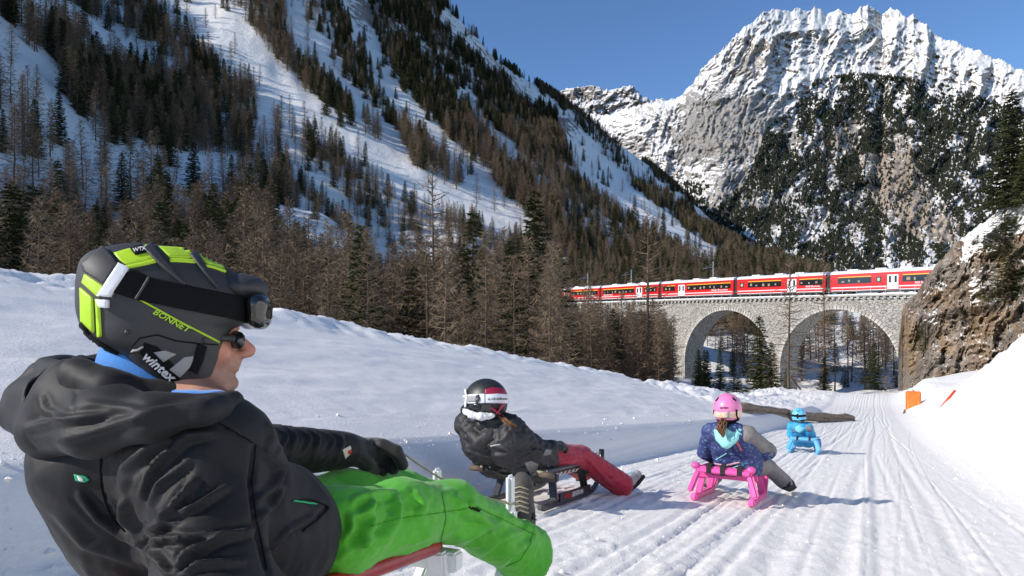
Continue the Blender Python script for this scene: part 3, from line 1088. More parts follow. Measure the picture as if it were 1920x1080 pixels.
# ------------------------------------------------------------------ the railway: a curved line given by points on the ground
TRK = [(1860, 91.5, 544), (1790, 96.5, 545.5), (1740, 100, 546.5), (1562, 111, 551.5), (1389, 126, 556), (1247, 142.5, 560.5), (1135, 160, 564.5), (1045, 178, 567), (960, 195, 566.5), (880, 213, 564), (790, 236, 560), (705, 264, 557), (600, 300, 553)]
tp = np.array([P(a, c, b) for a, b, c in TRK])
def spline(pts, n=60):
    out = []
    for i in range(len(pts) - 1):
        p0, p1, p2, p3 = pts[max(i - 1, 0)], pts[i], pts[i + 1], pts[min(i + 2, len(pts) - 1)]
        for t in np.linspace(0, 1, n, endpoint=False):
            out.append(.5 * ((2 * p1) + (p2 - p0) * t + (2 * p0 - 5 * p1 + 4 * p2 - p3) * t * t + (3 * p1 - p0 - 3 * p2 + p3) * t ** 3))
    out.append(pts[-1])
    return np.array(out)
TK = spline(tp)
TS = np.concatenate([[0], np.cumsum(np.linalg.norm(np.diff(TK, axis=0), axis=1))])
def trk(s):
    p = np.array([np.interp(s, TS, TK[:, i]) for i in range(3)])
    a = np.array([np.interp(s - .6, TS, TK[:, i]) for i in range(3)])
    b = np.array([np.interp(s + .6, TS, TK[:, i]) for i in range(3)])
    t = (b - a) / (np.linalg.norm(b - a) + 1e-9)
    n = np.array([t[1], -t[0], 0])
    n /= np.linalg.norm(n)
    if n[1] > 0: n = -n            # towards the run
    return p, t, n
_px = proj(TK)[0]
def s_at(px):
    return float(np.interp(-px, -_px, TS))

def stone_mat(name, base, joint, scale):
    m = bpy.data.materials.new(name)
    m.use_nodes = True
    nt = m.node_tree
    b = nt.nodes['Principled BSDF']
    b.inputs['Roughness'].default_value = .9
    tc = nd(nt, 'ShaderNodeTexCoord')
    mp = nd(nt, 'ShaderNodeMapping')
    mp.inputs['Scale'].default_value = (scale * .8, scale * .8, scale * 1.5)
    nt.links.new(tc.outputs['Object'], mp.inputs['Vector'])
    vo = nd(nt, 'ShaderNodeTexVoronoi', feature='DISTANCE_TO_EDGE', i_Scale=1.0)
    vc = nd(nt, 'ShaderNodeTexVoronoi', i_Scale=1.0)
    nt.links.new(mp.outputs[0], vo.inputs['Vector'])
    nt.links.new(mp.outputs[0], vc.inputs['Vector'])
    ns = nd(nt, 'ShaderNodeTexNoise', i_Scale=.35, i_Detail=8.0, i_Roughness=.7)
    nt.links.new(tc.outputs['Object'], ns.inputs['Vector'])
    r1 = nd(nt, 'ShaderNodeValToRGB')
    r1.color_ramp.elements[0].color = (*[c * .62 for c in base], 1)
    r1.color_ramp.elements[1].color = (*[min(1, c * 1.25) for c in base], 1)
    sp = nd(nt, 'ShaderNodeSeparateColor')
    nt.links.new(vc.outputs['Color'], sp.inputs[0])
    ad = nd(nt, 'ShaderNodeMath', operation='MULTIPLY_ADD')
    ad.inputs[1].default_value = .55
    nt.links.new(sp.outputs[0], ad.inputs[0])
    sc = nd(nt, 'ShaderNodeMath', operation='MULTIPLY')
    sc.inputs[1].default_value = .55
    nt.links.new(ns.outputs[0], sc.inputs[0])
    nt.links.new(sc.outputs[0], ad.inputs[2])
    nt.links.new(ad.outputs[0], r1.inputs[0])
    mr = nd(nt, 'ShaderNodeMapRange')
    mr.inputs['From Min'].default_value = .02
    mr.inputs['From Max'].default_value = .10
    nt.links.new(vo.outputs['Distance'], mr.inputs[0])
    mx = nd(nt, 'ShaderNodeMix', data_type='RGBA')
    mx.inputs['A'].default_value = (*joint, 1)
    nt.links.new(mr.outputs[0], mx.inputs['Factor'])
    nt.links.new(r1.outputs[0], mx.inputs['B'])
    nt.links.new(mx.outputs['Result'], b.inputs['Base Color'])
    bp = nd(nt, 'ShaderNodeBump', i_Strength=.8, i_Distance=.06)
    nt.links.new(mr.outputs[0], bp.inputs['Height'])
    nt.links.new(bp.outputs[0], b.inputs['Normal'])
    return m

M_STONE = stone_mat('limestone_masonry', (.43, .41, .365), (.16, .145, .125), 2.3)
M_VOUS = mat('dressed_limestone', (.45, .43, .385), .85, var=.25, vscale=1.5, bump=.3, bscale=6, rnd=.18)
M_COPE = mat('coping_stone', (.36, .34, .30), .9, var=.3, vscale=2)
M_SNOWCAP = mat('ledge_snow', (.84, .86, .90), .6)
M_STEELGREY = mat('galvanised_steel', (.42, .43, .44), .5, metal=.6, var=.15)

ARCH = [(s_at(1700), s_at(1479)), (s_at(1462), s_at(1300)), (s_at(1274), s_at(1160)), (s_at(1144), s_at(1062))]
HALF = 2.35
CROWN = 2.55                                   # rail level above the crown of the arches

def make_viaduct():
    mid = trk((ARCH[1][0] + ARCH[1][1]) / 2)[0]
    root = thing('viaduct', (mid[0], mid[1], -6), 'pale limestone railway viaduct with round arches carrying the red train', 'viaduct')
    s_beg, s_end = s_at(1790), s_at(1010)
    cols = []                                   # (s, z of the underside, arch index or -1)
    def solid(a, b):
        for s in np.linspace(a, b, max(2, int(abs(b - a) / .8) + 1)):
            cols.append((s, None, -1))
    pos = s_beg
    for k, (a, b) in enumerate(ARCH):
        solid(pos, a)
        r = (b - a) / 2
        c = (a + b) / 2
        for th in np.linspace(0, math.pi, 41):
            s = c - r * math.cos(th)
            zr = trk(s)[0][2]
            zc = trk(c)[0][2] - CROWN
            cols.append((s, zc - r + r * math.sin(th), k))
        pos = b
    solid(pos, s_end)
    V, F_ = [], []
    GZ = -11.0
    for s, zb, k in cols:
        p, t, n = trk(s)
        ztop = p[2] - .95
        for sd in (1, -1):
            q = p + n * HALF * sd
            V.append((q[0], q[1], ztop))
            V.append((q[0], q[1], zb if zb is not None else GZ))
    N = len(cols)
    for i in range(N - 1):
        a, b = i * 4, (i + 1) * 4
        if cols[i][2] != cols[i + 1][2]:
            # the straight side of a pier between the springing and the ground
            V_, w = (a, b)
            F_.append((a + 1, b + 1, b + 3, a + 3))
            continue
        F_.append((a, b, b + 1, a + 1))
        F_.append((a + 2, a + 3, b + 3, b + 2))
        F_.append((a + 1, b + 1, b + 3, a + 3))
        F_.append((a, a + 2, b + 2, b))
    me = mesh_np('masonry', V, F_)
    bm = bmesh.new(); bm.from_mesh(me)
    bmesh.ops.recalc_face_normals(bm, faces=bm.faces)
    bm.to_mesh(me); bm.free()
    obj('masonry', me, M_STONE, root, sm=False)
    # ring stones, one by one
    blk = None
    for k, (a, b) in enumerate(ARCH[:3]):
        r = (b - a) / 2
        c = (a + b) / 2
        zc = trk(c)[0][2] - CROWN - r
        nn = int(math.pi * (r + .4) / .56)
        for j in range(nn):
            th = math.pi * (j + .5) / nn
            rr = r + .33
            s = c - rr * math.cos(th)
            p, t, n = trk(s)
            q = p + n * (HALF + .03)
            q[2] = zc + rr * math.sin(th)
            rad = -t * math.cos(th) + np.array([0, 0, 1.0]) * math.sin(th)
            tan = np.cross(n, rad)
            mw = Matrix((( tan[0], n[0], rad[0], q[0]), (tan[1], n[1], rad[1], q[1]), (tan[2], n[2], rad[2], q[2]), (0, 0, 0, 1)))
            if blk is None:
                m = MB().box((0, 0, 0), .48, .14, .66)
                o = m.build('voussoir', M_VOUS, None, bevel=.02)
                blk = o.data
            else:
                o = bpy.data.objects.new('voussoir', blk)
                COL.objects.link(o)
            o.matrix_world = mw
            o.parent = root
            o.matrix_parent_inverse = world_matrix(root).inverted()
            o.matrix_basis = mw
    # coping with snow, corbels, railing
    ss = np.arange(s_beg, s_end, 1.5)
    def sweep(off0, off1, z0, z1, name, m):
        mb = MB()
        for i, s in enumerate(ss):
            p, t, n = trk(s)
            mb.v += [tuple(p + n * off0 + np.array([0, 0, z0])), tuple(p + n * off1 + np.array([0, 0, z0])), tuple(p + n * off1 + np.array([0, 0, z1])), tuple(p + n * off0 + np.array([0, 0, z1]))]
            if i:
                a, b = (i - 1) * 4, i * 4
                for j in range(4):
                    mb.f.append((a + j, b + j, b + (j + 1) % 4, a + (j + 1) % 4))
        me = bpy.data.meshes.new(name); me.from_pydata(mb.v, [], mb.f)
        bm = bmesh.new(); bm.from_mesh(me); bmesh.ops.recalc_face_normals(bm, faces=bm.faces); bm.to_mesh(me); bm.free()
        return obj(name, me, m, root, False)
    sweep(-2.6, 2.75, -.62, -.36, 'coping', M_COPE)
    sweep(1.55, 2.72, -.36, -.20, 'snow_ledge', M_SNOWCAP)
    sweep(-1.5, 1.5, -.355, -.15, 'track_bed', mat('track_ballast', (.12, .11, .10), .95, var=.4, vscale=6))
    mb = MB()
    for s in np.arange(s_beg + .4, s_end, .95):
        p, t, n = trk(s)
        mb.box(p + n * (HALF + .17) + np.array([0, 0, -.80]), .42, .34, .34, (t, n, (0, 0, 1)))
    o = mb.build('corbels', M_VOUS, root)
    tag(o, kind='stuff')
    mb = MB()
    for s in np.arange(s_beg + .4, s_end, 2.1):
        p, t, n = trk(s)
        q = p + n * 2.62
        mb.bar(q + np.array([0, 0, -.36]), q + np.array([0, 0, .75]), .06, .06, t)
    for z in (.2, .72):
        for s in np.arange(s_beg + .4, s_end - 2.1, 2.1):
            p, t, n = trk(s); p2, t2, n2 = trk(s + 2.1)
            mb.bar(p + n * 2.62 + np.array([0, 0, z]), p2 + n2 * 2.62 + np.array([0, 0, z]), .035, .035)
    mb.build('railing', M_STEELGREY, root)
make_viaduct()

# ------------------------------------------------------------------ the train
M_RED = mat('train_red', (.62, .012, .014), .35, coat=.3, var=.05, vscale=.6)
M_ROOF = mat('train_roof', (.74, .75, .77), .55, var=.12, vscale=.8)
M_TWHITE = mat('train_white', (.80, .80, .79), .4)
M_GLASS = mat('train_glass', (.018, .02, .022), .08, spec=.8)
M_YEL = mat('train_yellow', (.85, .52, .03), .4)
M_UNDER = mat('underframe', (.025, .024, .024), .8)
M_SEAT = mat('seat_cloth', (.35, .28, .2), .8)

LAY = {
    'A': dict(win=[(.08, .405, 0), (.69, .95, 0)], small=[.475], door=[(.555, .655)], text=(.80, .93)),
    'B': dict(win=[(.14, .53, 0), (.73, .97, 0)], small=[.065], door=[(.60, .70)], text=(.80, .95)),
    'C': dict(win=[(.03, .21, 0), (.385, .965, 0)], small=[], door=[(.26, .355)], text=(.72, .93)),
    'D': dict(win=[(.04, .60, 0), (.77, .97, 0)], small=[], door=[(.635, .735)], text=(.05, .22)),
}
def carriage(train, s0, s1, lay, white=False):
    """s0 is the end nearer the rock (to the right), s1 the far end"""
    pa, _, _ = trk(s1 - .35)
    pb, _, _ = trk(s0 + .35)
    d = pb - pa
    L = np.linalg.norm(d)
    x = d / L
    y = np.array([-x[1], x[0], 0]); y /= np.linalg.norm(y)      # away from the run
    if y[1] < 0: y = -y
    z = np.cross(x, y)
    M_ = np.array([x, y, z])
    def at(a, b, c):
        return pa + x * a * L + y * b + z * c
    W, Z0, Z1, ZR = 1.33, .38, 3.05, 3.62
    mb = MB()
    prof = [(-W, Z0), (-W, 1.0), (-W, 2.2), (-W * .975, Z1), (W * .975, Z1), (W, 2.2), (W, 1.0), (W, Z0)]
    n = len(prof)
    for a in (0, 1):
        for (b, c) in prof:
            mb.v.append(tuple(at(a, b, c)))
    for j in range(n):
        k = (j + 1) % n
        mb.f.append((j, k, n + k, n + j))
    mb.f.append(tuple(range(n - 1, -1, -1)))
    mb.f.append(tuple(range(n, 2 * n)))
    body = mb.build('carriage', M_TWHITE if white else M_RED, train, bevel=.05)
    body['label'] = 'white carriage at the tail' if white else 'red carriage'
    # roof
    mb = MB()
    prof = [(-W * .985, Z1 + .004), (-W * .93, Z1 + .25), (-W * .7, Z1 + .45), (-W * .3, ZR), (W * .3, ZR), (W * .7, Z1 + .45), (W * .93, Z1 + .25), (W * .985, Z1 + .004)]
    for a in (.002, .998):
        for (b, c) in prof:
            mb.v.append(tuple(at(a, b, c)))
    for j in range(n):
        k = (j + 1) % n
        mb.f.append((j, k, n + k, n + j))
    mb.f.append(tuple(range(n - 1, -1, -1)))
    mb.f.append(tuple(range(n, 2 * n)))
    mb.build('roof', M_ROOF, body)
    for a in (.2, .47, .7):
        MB().box(at(a, 0, ZR + .08), 1.6, 1.1, .2, M_).build('roof_unit', M_ROOF, body)
    mb = MB()
    mb.box(at(.5, 0, .26), L * .96, 2.0, .22, M_)
    for a in (.13, .87):
        for q in (-.055, .055):
            for sd in (-1, 1):
                c = at(a + q, sd * .75, 0)
                mb.tube([c - y * .06, c + y * .06], .38, 12)
    mb.build('bogie', M_UNDER, body)
    sides = (-1, 1)
    for sd in sides:
        for (a, b, kk) in lay['win']:
            mb = MB()
            mb.box(at((a + b) / 2, sd * (W + .008), 1.98), (b - a) * L, .03, .92, M_)
            mb.build('window', M_GLASS, body)
            mb = MB()
            mb.box(at((a + b) / 2, sd * (W - .002), 2.55), (b - a) * L, .03, .13, M_)
            mb.build('yellow_band', M_YEL if not white else M_RED, body)
            # seat backs and travellers show behind the glass as pale shapes
            r = random.Random(int(a * 1000 + L * 10))
            mb = MB()
            for i in range(int((b - a) * L / 1.3)):
                c = a + (i + .3 + r.random() * .4) * 1.3 / L
                if c < b - .02:
                    mb.box(at(c, sd * (W + .017), 1.80 + r.random() * .2), .22 + r.random() * .35, .02, .22 + r.random() * .25, M_)
            if mb.v:
                mb.build('seat_backs', M_SEAT, body)
        for a in lay['small']:
            mb = MB()
            mb.box(at(a, sd * (W + .008), 2.0), .72, .03, .82, M_)
            mb.build('window', M_GLASS, body)
            mb = MB()
            mb.box(at(a, sd * (W + .017), 2.0), .42, .02, .5, M_)
            mb.build('notice', mat_notice, body)
        for (a, b) in lay['door']:
            mid = (a + b) / 2
            for (p, q) in ((a, mid - .0015), (mid + .0015, b)):
                mb = MB()
                mb.box(at((p + q) / 2, sd * (W + .012), 1.55), (q - p) * L, .04, 2.2, M_)
                dr = mb.build('door', M_TWHITE, body)
                mb = MB()
                mb.box(at((p + q) / 2, sd * (W + .03), 1.95), (q - p) * L * .42, .02, 1.0, M_)
                mb.build('door_window', M_GLASS, body)
        mb = MB()
        e = sorted(lay['door'])
        edges = [0.01] + [v for ab in e for v in ab] + [.99]
        for i in range(0, len(edges), 2):
            if edges[i + 1] - edges[i] > .01:
                mb.box(at((edges[i] + edges[i + 1]) / 2, sd * (W + .004), .92), (edges[i + 1] - edges[i]) * L - .1, .02, .13, M_)
                mb.box(at((edges[i] + edges[i + 1]) / 2, sd * (W + .004), .44), (edges[i + 1] - edges[i]) * L - .1, .02, .10, M_)
        mb.build('white_stripe', M_TWHITE, body)
    if not white:
        a, b = lay['text']
        letter_flat('RhB Bernina', at(a, -(W + .016), 1.16), x, z, (b - a) * L, .34, 'lettering', M_TWHITE, body, thick=.012)
    # bellows to the next carriage
    mb = MB()
    mb.box(at(0, 0, 1.7) - x * .35, .6, 2.2, 2.5, M_)
    mb.build('gangway', M_UNDER, body)
    return body

mat_notice = mat('green_notice', (.35, .55, .38), .6)
def make_train():
    p = trk(s_at(1389))[0]
    train = thing('train', (p[0], p[1], p[2] - .3), 'long red passenger train with white doors and yellow lines crossing the viaduct into the rock', 'train')
    cut = [s_at(1772), s_at(1560), s_at(1387), s_at(1246), s_at(1134), s_at(1044)]
    lays = ['A', 'B', 'C', 'D', 'C']
    L = 19.0
    while cut[-1] + L < s_at(800):
        cut.append(cut[-1] + L)
        lays.append('D' if len(lays) % 2 else 'C')
    for i in range(len(cut) - 1):
        carriage(train, cut[i], cut[i + 1], LAY[lays[i]])
    carriage(train, cut[-1], cut[-1] + 23, LAY['C'], white=True)
make_train()

# masts of the overhead line
for px, top, s_px in ((1319, 487, 1319), (1166, 511, 1166), (1085, 512, 1085), (768, 513, 768), (1764, 447, 1764)):
    p, t, n = trk(s_at(s_px))
    b = p - n * 2.75
    H = 7.2
    r = thing('catenary_mast', b + np.array([0, 0, -.4]), {1319: 'slim grey catenary mast behind the train above the middle pier', 1166: 'grey catenary mast behind the train just left of the bare front larch', 1085: 'grey catenary mast behind the train where the trees begin', 768: 'grey catenary mast over the white tail carriage among larches', 1764: 'grey catenary mast beside the ochre rock at the train front'}[px], 'catenary mast', 'masts of the overhead line')
    mb = MB(); mb.tube([b + np.array([0, 0, -.4]), b + np.array([0, 0, H])], [.14, .10], 8); mb.build('mast', M_STEELGREY, r)
    mb = MB(); mb.bar(b + np.array([0, 0, 6.2]), b + n * 2.9 + np.array([0, 0, 5.6]), .06, .06); mb.bar(b + np.array([0, 0, 6.9]), b + n * 2.4 + np.array([0, 0, 5.75]), .03, .03); mb.build('bracket', M_STEELGREY, r)
# ------------------------------------------------------------------ trees
M_TWIG = mat('larch_twigs', (.188, .138, .092), .9, var=.25, vscale=.8, spec=.1, rnd=.22)
M_LBARK = mat('larch_bark', (.13, .095, .072), .95, var=.4, vscale=3, bump=.6, bscale=9, spec=.1)
M_NEED = mat('spruce_needles', (.050, .056, .022), .85, var=.4, vscale=.8, spec=.15, rnd=.25)
M_SBARK = mat('spruce_bark', (.085, .06, .045), .95, var=.4, vscale=3, spec=.1)

def strip(v, f, pts, w, rng):
    """a thin branch: a flat tapering sliver along pts, twice crossed"""
    pts = [np.asarray(p, float) for p in pts]
    d = pts[-1] - pts[0]
    s = np.cross(d, rng.normal(size=3)); s /= np.linalg.norm(s) + 1e-9
    b = len(v)
    n = len(pts)
    for i, p in enumerate(pts):
        k = w * (1 - .8 * i / (n - 1)) / 2
        v.append(p + s * k); v.append(p - s * k)
    for i in range(n - 1):
        f.append((b + 2 * i, b + 2 * i + 1, b + 2 * i + 3)); f.append((b + 2 * i, b + 2 * i + 3, b + 2 * i + 2))

def tri(v, f, p, d, w, rng):
    s = np.cross(d, rng.normal(size=3)); s = s / (np.linalg.norm(s) + 1e-9) * w / 2
    b = len(v)
    v.append(p + s); v.append(p - s); v.append(p + d)
    f.append((b, b + 1, b + 2))

def trunk_mesh(rng, r0=.0105, seg=9, sides=6, lean=.010):
    v, f = [], []
    c = np.zeros(3)
    off = rng.normal(size=(seg + 1, 2)) * lean * .35
    off[0] = 0
    off = np.cumsum(off, 0) * .6
    for i in range(seg + 1):
        z = i / seg
        r = r0 * (1 - z) ** .85 + .0006
        if i == 0: r *= 1.35
        for j in range(sides):
            a = 2 * math.pi * j / sides
            v.append((off[i, 0] + r * math.cos(a), off[i, 1] + r * math.sin(a), z * .995 - (.02 if i == 0 else 0)))
    for i in range(seg):
        for j in range(sides):
            k = (j + 1) % sides
            f.append((i * sides + j, i * sides + k, (i + 1) * sides + k)); f.append((i * sides + j, (i + 1) * sides + k, (i + 1) * sides + j))
    return np.array(v, float), np.array(f), off

def larch(seed, nb=110, nt=24, wt=.0036, wb=.0045, base=.10, rad=.185, spread=1.0, tl=.055, seg=9, sides=6):
    rng = np.random.default_rng(seed)
    tv, tf, off = trunk_mesh(rng, seg=seg, sides=sides)
    v, f = [], []
    for i in range(nb):
        q = (i + rng.random()) / nb
        z = base + (.985 - base) * q ** .92
        c = np.array([np.interp(z, np.linspace(0, 1, len(off)), off[:, 0]), np.interp(z, np.linspace(0, 1, len(off)), off[:, 1]), z])
        prof = (1 - (z - base) / (1 - base)) ** .72 * min(1, .55 + (z - base) * 4)
        L = rad * prof * rng.uniform(.55, 1.18) + .014
        a = i * 2.399 + rng.uniform(-.6, .6)
        el = math.radians(np.interp(z, [base, .6, 1], [-12, 8, 45]) + rng.uniform(-12, 12))
        h = np.array([math.cos(a), math.sin(a), 0])
        p1 = c + h * L * .5 * math.cos(el) + np.array([0, 0, L * .5 * math.sin(el) - .02 * L])
        p2 = c + h * L * math.cos(el) + np.array([0, 0, L * math.sin(el) * .9 + .10 * L])
        strip(v, f, [c, p1, p2], wb, rng)
        n = max(3, int(nt * (.35 + .65 * L / rad)))
        for j in range(n):
            t = rng.uniform(.12, 1.0)
            p = c + (p1 - c) * (t * 2) if t < .5 else p1 + (p2 - p1) * (t * 2 - 1)
            d = h * rng.uniform(.1, .7) + np.cross(h, [0, 0, 1]) * rng.uniform(-1, 1) * spread + np.array([0, 0, rng.uniform(-.75, .45)])
            d = d / np.linalg.norm(d) * tl * rng.uniform(.5, 1.2) * (.55 + .6 * L / rad)
            tri(v, f, p, d, wt, rng)
    return (tv, tf), (np.array(v, float), np.array(f))

def spruce(seed, nw=30, nbr=8, ns=9, rad=.17, sl=.046, sw=.020, base=.05, droop=.35, seg=9, sides=6, nmin=3):
    rng = np.random.default_rng(seed)
    tv, tf, off = trunk_mesh(rng, r0=.012, lean=.004, seg=seg, sides=sides)
    v, f = [], []
    for i in range(nw):
        z = base + (.97 - base) * (i / (nw - 1)) ** .95
        for k in range(nbr):
            a = 2 * math.pi * k / nbr + i * 1.1 + rng.uniform(-.35, .35)
            prof = (1 - (z - base) / (1 - base)) ** .85
            L = rad * prof * rng.uniform(.6, 1.2) + .014
            h = np.array([math.cos(a), math.sin(a), 0])
            zz = z + rng.uniform(-.012, .012)
            dr = droop * (1.2 - z)
            def pt(t):
                return np.array([0, 0, zz]) + h * L * t + np.array([0, 0, L * (-dr * t + dr * .8 * t ** 3)])
            n = max(nmin, int(ns * (.4 + .6 * prof)))
            sd = np.cross(h, [0, 0, 1])
            for j in range(n):
                t = (j + .7) / n
                p = pt(t)
                for s in (-1, 1):
                    d = h * rng.uniform(.4, .9) + sd * s * rng.uniform(.4, 1.0) + np.array([0, 0, rng.uniform(-.55, .1)])
                    d = d / np.linalg.norm(d) * sl * rng.uniform(.6, 1.25) * (.5 + .6 * prof)
                    tri(v, f, p, d, sw * rng.uniform(.6, 1.2) * (.55 + .5 * prof), rng)
            tri(v, f, pt(.75), pt(1.05) - pt(.75), sw * .8, rng)
    for j in range(14):
        a = rng.uniform(0, 6.28)
        tri(v, f, np.array([0, 0, rng.uniform(.9, .985)]), np.array([math.cos(a) * .016, math.sin(a) * .016, .018]), .010, rng)
    return (tv, tf), (np.array(v, float), np.array(f))

L_FULL = [larch(100 + i) for i in range(6)]
L_TALL = [larch(140 + i, nb=70, nt=24, base=.42, rad=.16) for i in range(4)]
L_THIN = [larch(160 + i, nb=76, nt=10, base=.16, rad=.20, wb=.0068, wt=.0034, tl=.04) for i in range(4)]
L_MID = [larch(180 + i, nb=80, nt=16, wt=.0065, wb=.007) for i in range(6)]
S_FULL = [spruce(300 + i) for i in range(5)]
S_OPEN = [spruce(320 + i, nw=24, nbr=6, ns=7, rad=.21, droop=.25) for i in range(2)]
S_MID = [spruce(340 + i, nw=20, nbr=7, ns=5, sl=.068, sw=.030) for i in range(5)]

def join_proto(p):
    (tv, tf), (cv, cf) = p
    return np.concatenate([tv, cv]), np.concatenate([tf, cf + len(tv)])

_cache = {}
def proto_meshes(key, protos, i, mt, mc):
    k = (key, i)
    if k not in _cache:
        (tv, tf), (cv, cf) = protos[i]
        a = mesh_np('trunk', tv, tf); a.materials.append(mt); smooth(a)
        b = mesh_np('crown', cv, cf); b.materials.append(mc); smooth(b, False)
        jv, jf = join_proto(protos[i])
        c = mesh_np('tree', jv, jf); c.materials.append(mt); c.materials.append(mc)
        c.polygons.foreach_set('material_index', np.concatenate([np.zeros(len(tf), np.int32), np.ones(len(cf), np.int32)]))
        c.update()
        _cache[k] = (a, b, c)
    return _cache[k]

def plant(kind, form, i, loc, H, spin, label, group, parts=True, wide=1.0):
    protos = dict(L_FULL=L_FULL, L_TALL=L_TALL, L_THIN=L_THIN, L_MID=L_MID, S_FULL=S_FULL, S_OPEN=S_OPEN, S_MID=S_MID)[form]
    i %= len(protos)
    mt, mc = (M_LBARK, M_TWIG) if kind == 'larch_tree' else (M_SBARK, M_NEED)
    a, b, c = proto_meshes(form, protos, i, mt, mc)
    if parts:
        r = bpy.data.objects.new(kind, None)
        r.empty_display_size = .2
        COL.objects.link(r)
        for nm, me in (('trunk', a), ('crown', b)):
            o = bpy.data.objects.new(nm, me)
            COL.objects.link(o)
            o.parent = r
    else:
        r = bpy.data.objects.new(kind, c)
        COL.objects.link(r)
    r.location = tuple(float(q) for q in loc)
    r.rotation_euler = (0, 0, spin)
    r.scale = (H * wide, H * wide, H)
    tag(r, label, 'larch' if kind == 'larch_tree' else 'spruce', group)
    return r

rng = np.random.default_rng(99)
TREES = []          # kind, x, y, z, H, zone, form

def top_limit(px):
    return np.interp(px, [-300, 0, 100, 250, 330, 420, 470, 540, 640, 720, 800, 880, 960, 1010, 1060, 1130, 1180, 1270, 1400],
                     [340, 345, 352, 362, 425, 395, 372, 385, 405, 400, 425, 415, 420, 410, 470, 560, 575, 592, 600])

# the belt of trees behind the bank
def belt():
    n = 0
    for _ in range(9000):
        a = math.radians(rng.uniform(-48, 12.5))
        r = math.sqrt(rng.uniform(40 ** 2, 165 ** 2))
        x, y = r * math.sin(a), r * math.cos(a)
        px = 960 + FOC * x / y
        u, v = to_uv(x, y)
        if v > -15 and u < 75:
            continue
        if px > 1275 or (px > 1050 and y > 128):
            continue
        if px > 1060 and y < 85:
            continue
        if 705 < px < 792 and y > 85 and rng.random() < .75:
            continue
        if 800 < px < 1045 and y > 62 and rng.random() < .42:
            continue
        if rng.random() > np.interp(y, [40, 70, 165], [.16, .115, .075]):
            continue
        z = ground_z(x, y)
        H = rng.uniform(8.5, 14.5)
        zmax = HC + (HZ - top_limit(px) + rng.uniform(-25, 5)) / FOC * y
        if z + H > zmax:
            H = zmax - z
        if H < 4.5:
            continue
        sp = .48 if px < 330 else (.11 if px < 830 else .18)
        if px > 1050: sp = .08
        TREES.append(('spruce_tree' if rng.random() < sp else 'larch_tree', x, y, z - .2, H, 'belt', None))
belt()

CHUTES = [([(300, -40), (440, 90), (540, 190), (660, 275), (790, 355), (950, 430)], [115, 92, 74, 62, 62, 44]),
          ([(640, -40), (690, 90), (740, 190), (820, 270), (900, 350), (985, 430)], [40, 44, 42, 42, 42, 32]),
          ([(545, 20), (600, 120), (690, 215), (760, 290)], [30, 38, 30, 24]),
          ([(840, 40), (905, 110), (1000, 180), (1060, 215)], [30, 32, 28, 20]),
          ([(1062, 225), (1105, 310), (1180, 385), (1330, 490)], [40, 54, 56, 48]),
          ([(1170, 280), (1240, 350), (1330, 410), (1430, 480)], [16, 20, 24, 22]),
          ([(870, 185), (930, 260), (970, 310)], [22, 26, 20]),
          ([(-40, 300), (120, 330), (300, 335), (380, 420)], [30, 36, 40, 46]),
          ([(-20, 60), (80, 130), (140, 250)], [40, 44, 30])]
def slope():
    N = 112000
    a = np.radians(rng.uniform(-46, 26, N))
    r = np.sqrt(rng.uniform(135 ** 2, 1150 ** 2, N))
    x, y = r * np.sin(a), r * np.cos(a)
    z = terrain_z(x, y)
    px, py = proj(np.stack([x, y, z], -1))
    dens = np.full(N, .82)
    for pts, w in CHUTES:
        d, t = dist_polyline(px, py, pts)
        ww = np.interp(t, np.linspace(0, 1, len(w)), w) / 2 * 1.06
        edge = fbm(np.stack([px / 30, py / 30, px * 0], -1), 3) * 9
        dens = np.where(d < ww + edge, .025, dens)
    nz = fbm(np.stack([x / 55, y / 70, z * 0], -1), 4, .55)
    shade = in_poly(px, py, [(-400, -400), (330, -400), (340, 60), (480, 160), (640, 300), (760, 440), (760, 520), (-400, 560)])
    dens = np.where(shade, np.clip(dens * (.95 + 1.1 * nz), 0.03, 1) * np.interp(px, [200, 460], [.72, 1.15]), dens * np.clip(.95 + .8 * nz, .15, 1.1))
    dens = dens * np.interp(y, [150, 400, 1000], [1.0, .95, .85])
    # behind the train nothing stands right on the track
    ds, _ = dist_polyline(x, y, [tuple(q[:2]) for q in tp])
    dens = np.where(ds < 6, 0, dens)
    dens = np.where((px > 1045) & (y < 175), 0, dens)
    dens = np.where((px > 695) & (px < 1045) & (y < 255) & (y > 165), dens * .22, dens)
    dens = np.where((px > 1460) & (py > 470), dens * .5, dens)
    vis = (px > -120) & (px < 1560)
    keep = (rng.random(N) < dens * 1.0) & vis
    for i in np.flatnonzero(keep):
        up = (px[i] > 600) and (py[i] < 250) and (px[i] < 1060)
        if up: sp = .62
        elif shade[i]: sp = .26
        elif px[i] > 1060: sp = .38
        else: sp = .14
        zone = 'shade' if shade[i] else ('upper' if up else ('gorge' if px[i] > 1060 else 'chutes'))
        h = rng.uniform(10, 20) * (0.8 if zone == 'upper' else 1) * (.85 if y[i] > 800 else 1)
        if zone == 'gorge': h *= .72
        if px[i] > 1040 and y[i] < 300: h = min(h, 10)
        if y[i] < 330 and 540 < px[i] < 1040: h = min(h * .72, 10.5)
        TREES.append(('spruce_tree' if rng.random() < sp else 'larch_tree', x[i], y[i], z[i] - .3, h, zone, None))
slope()

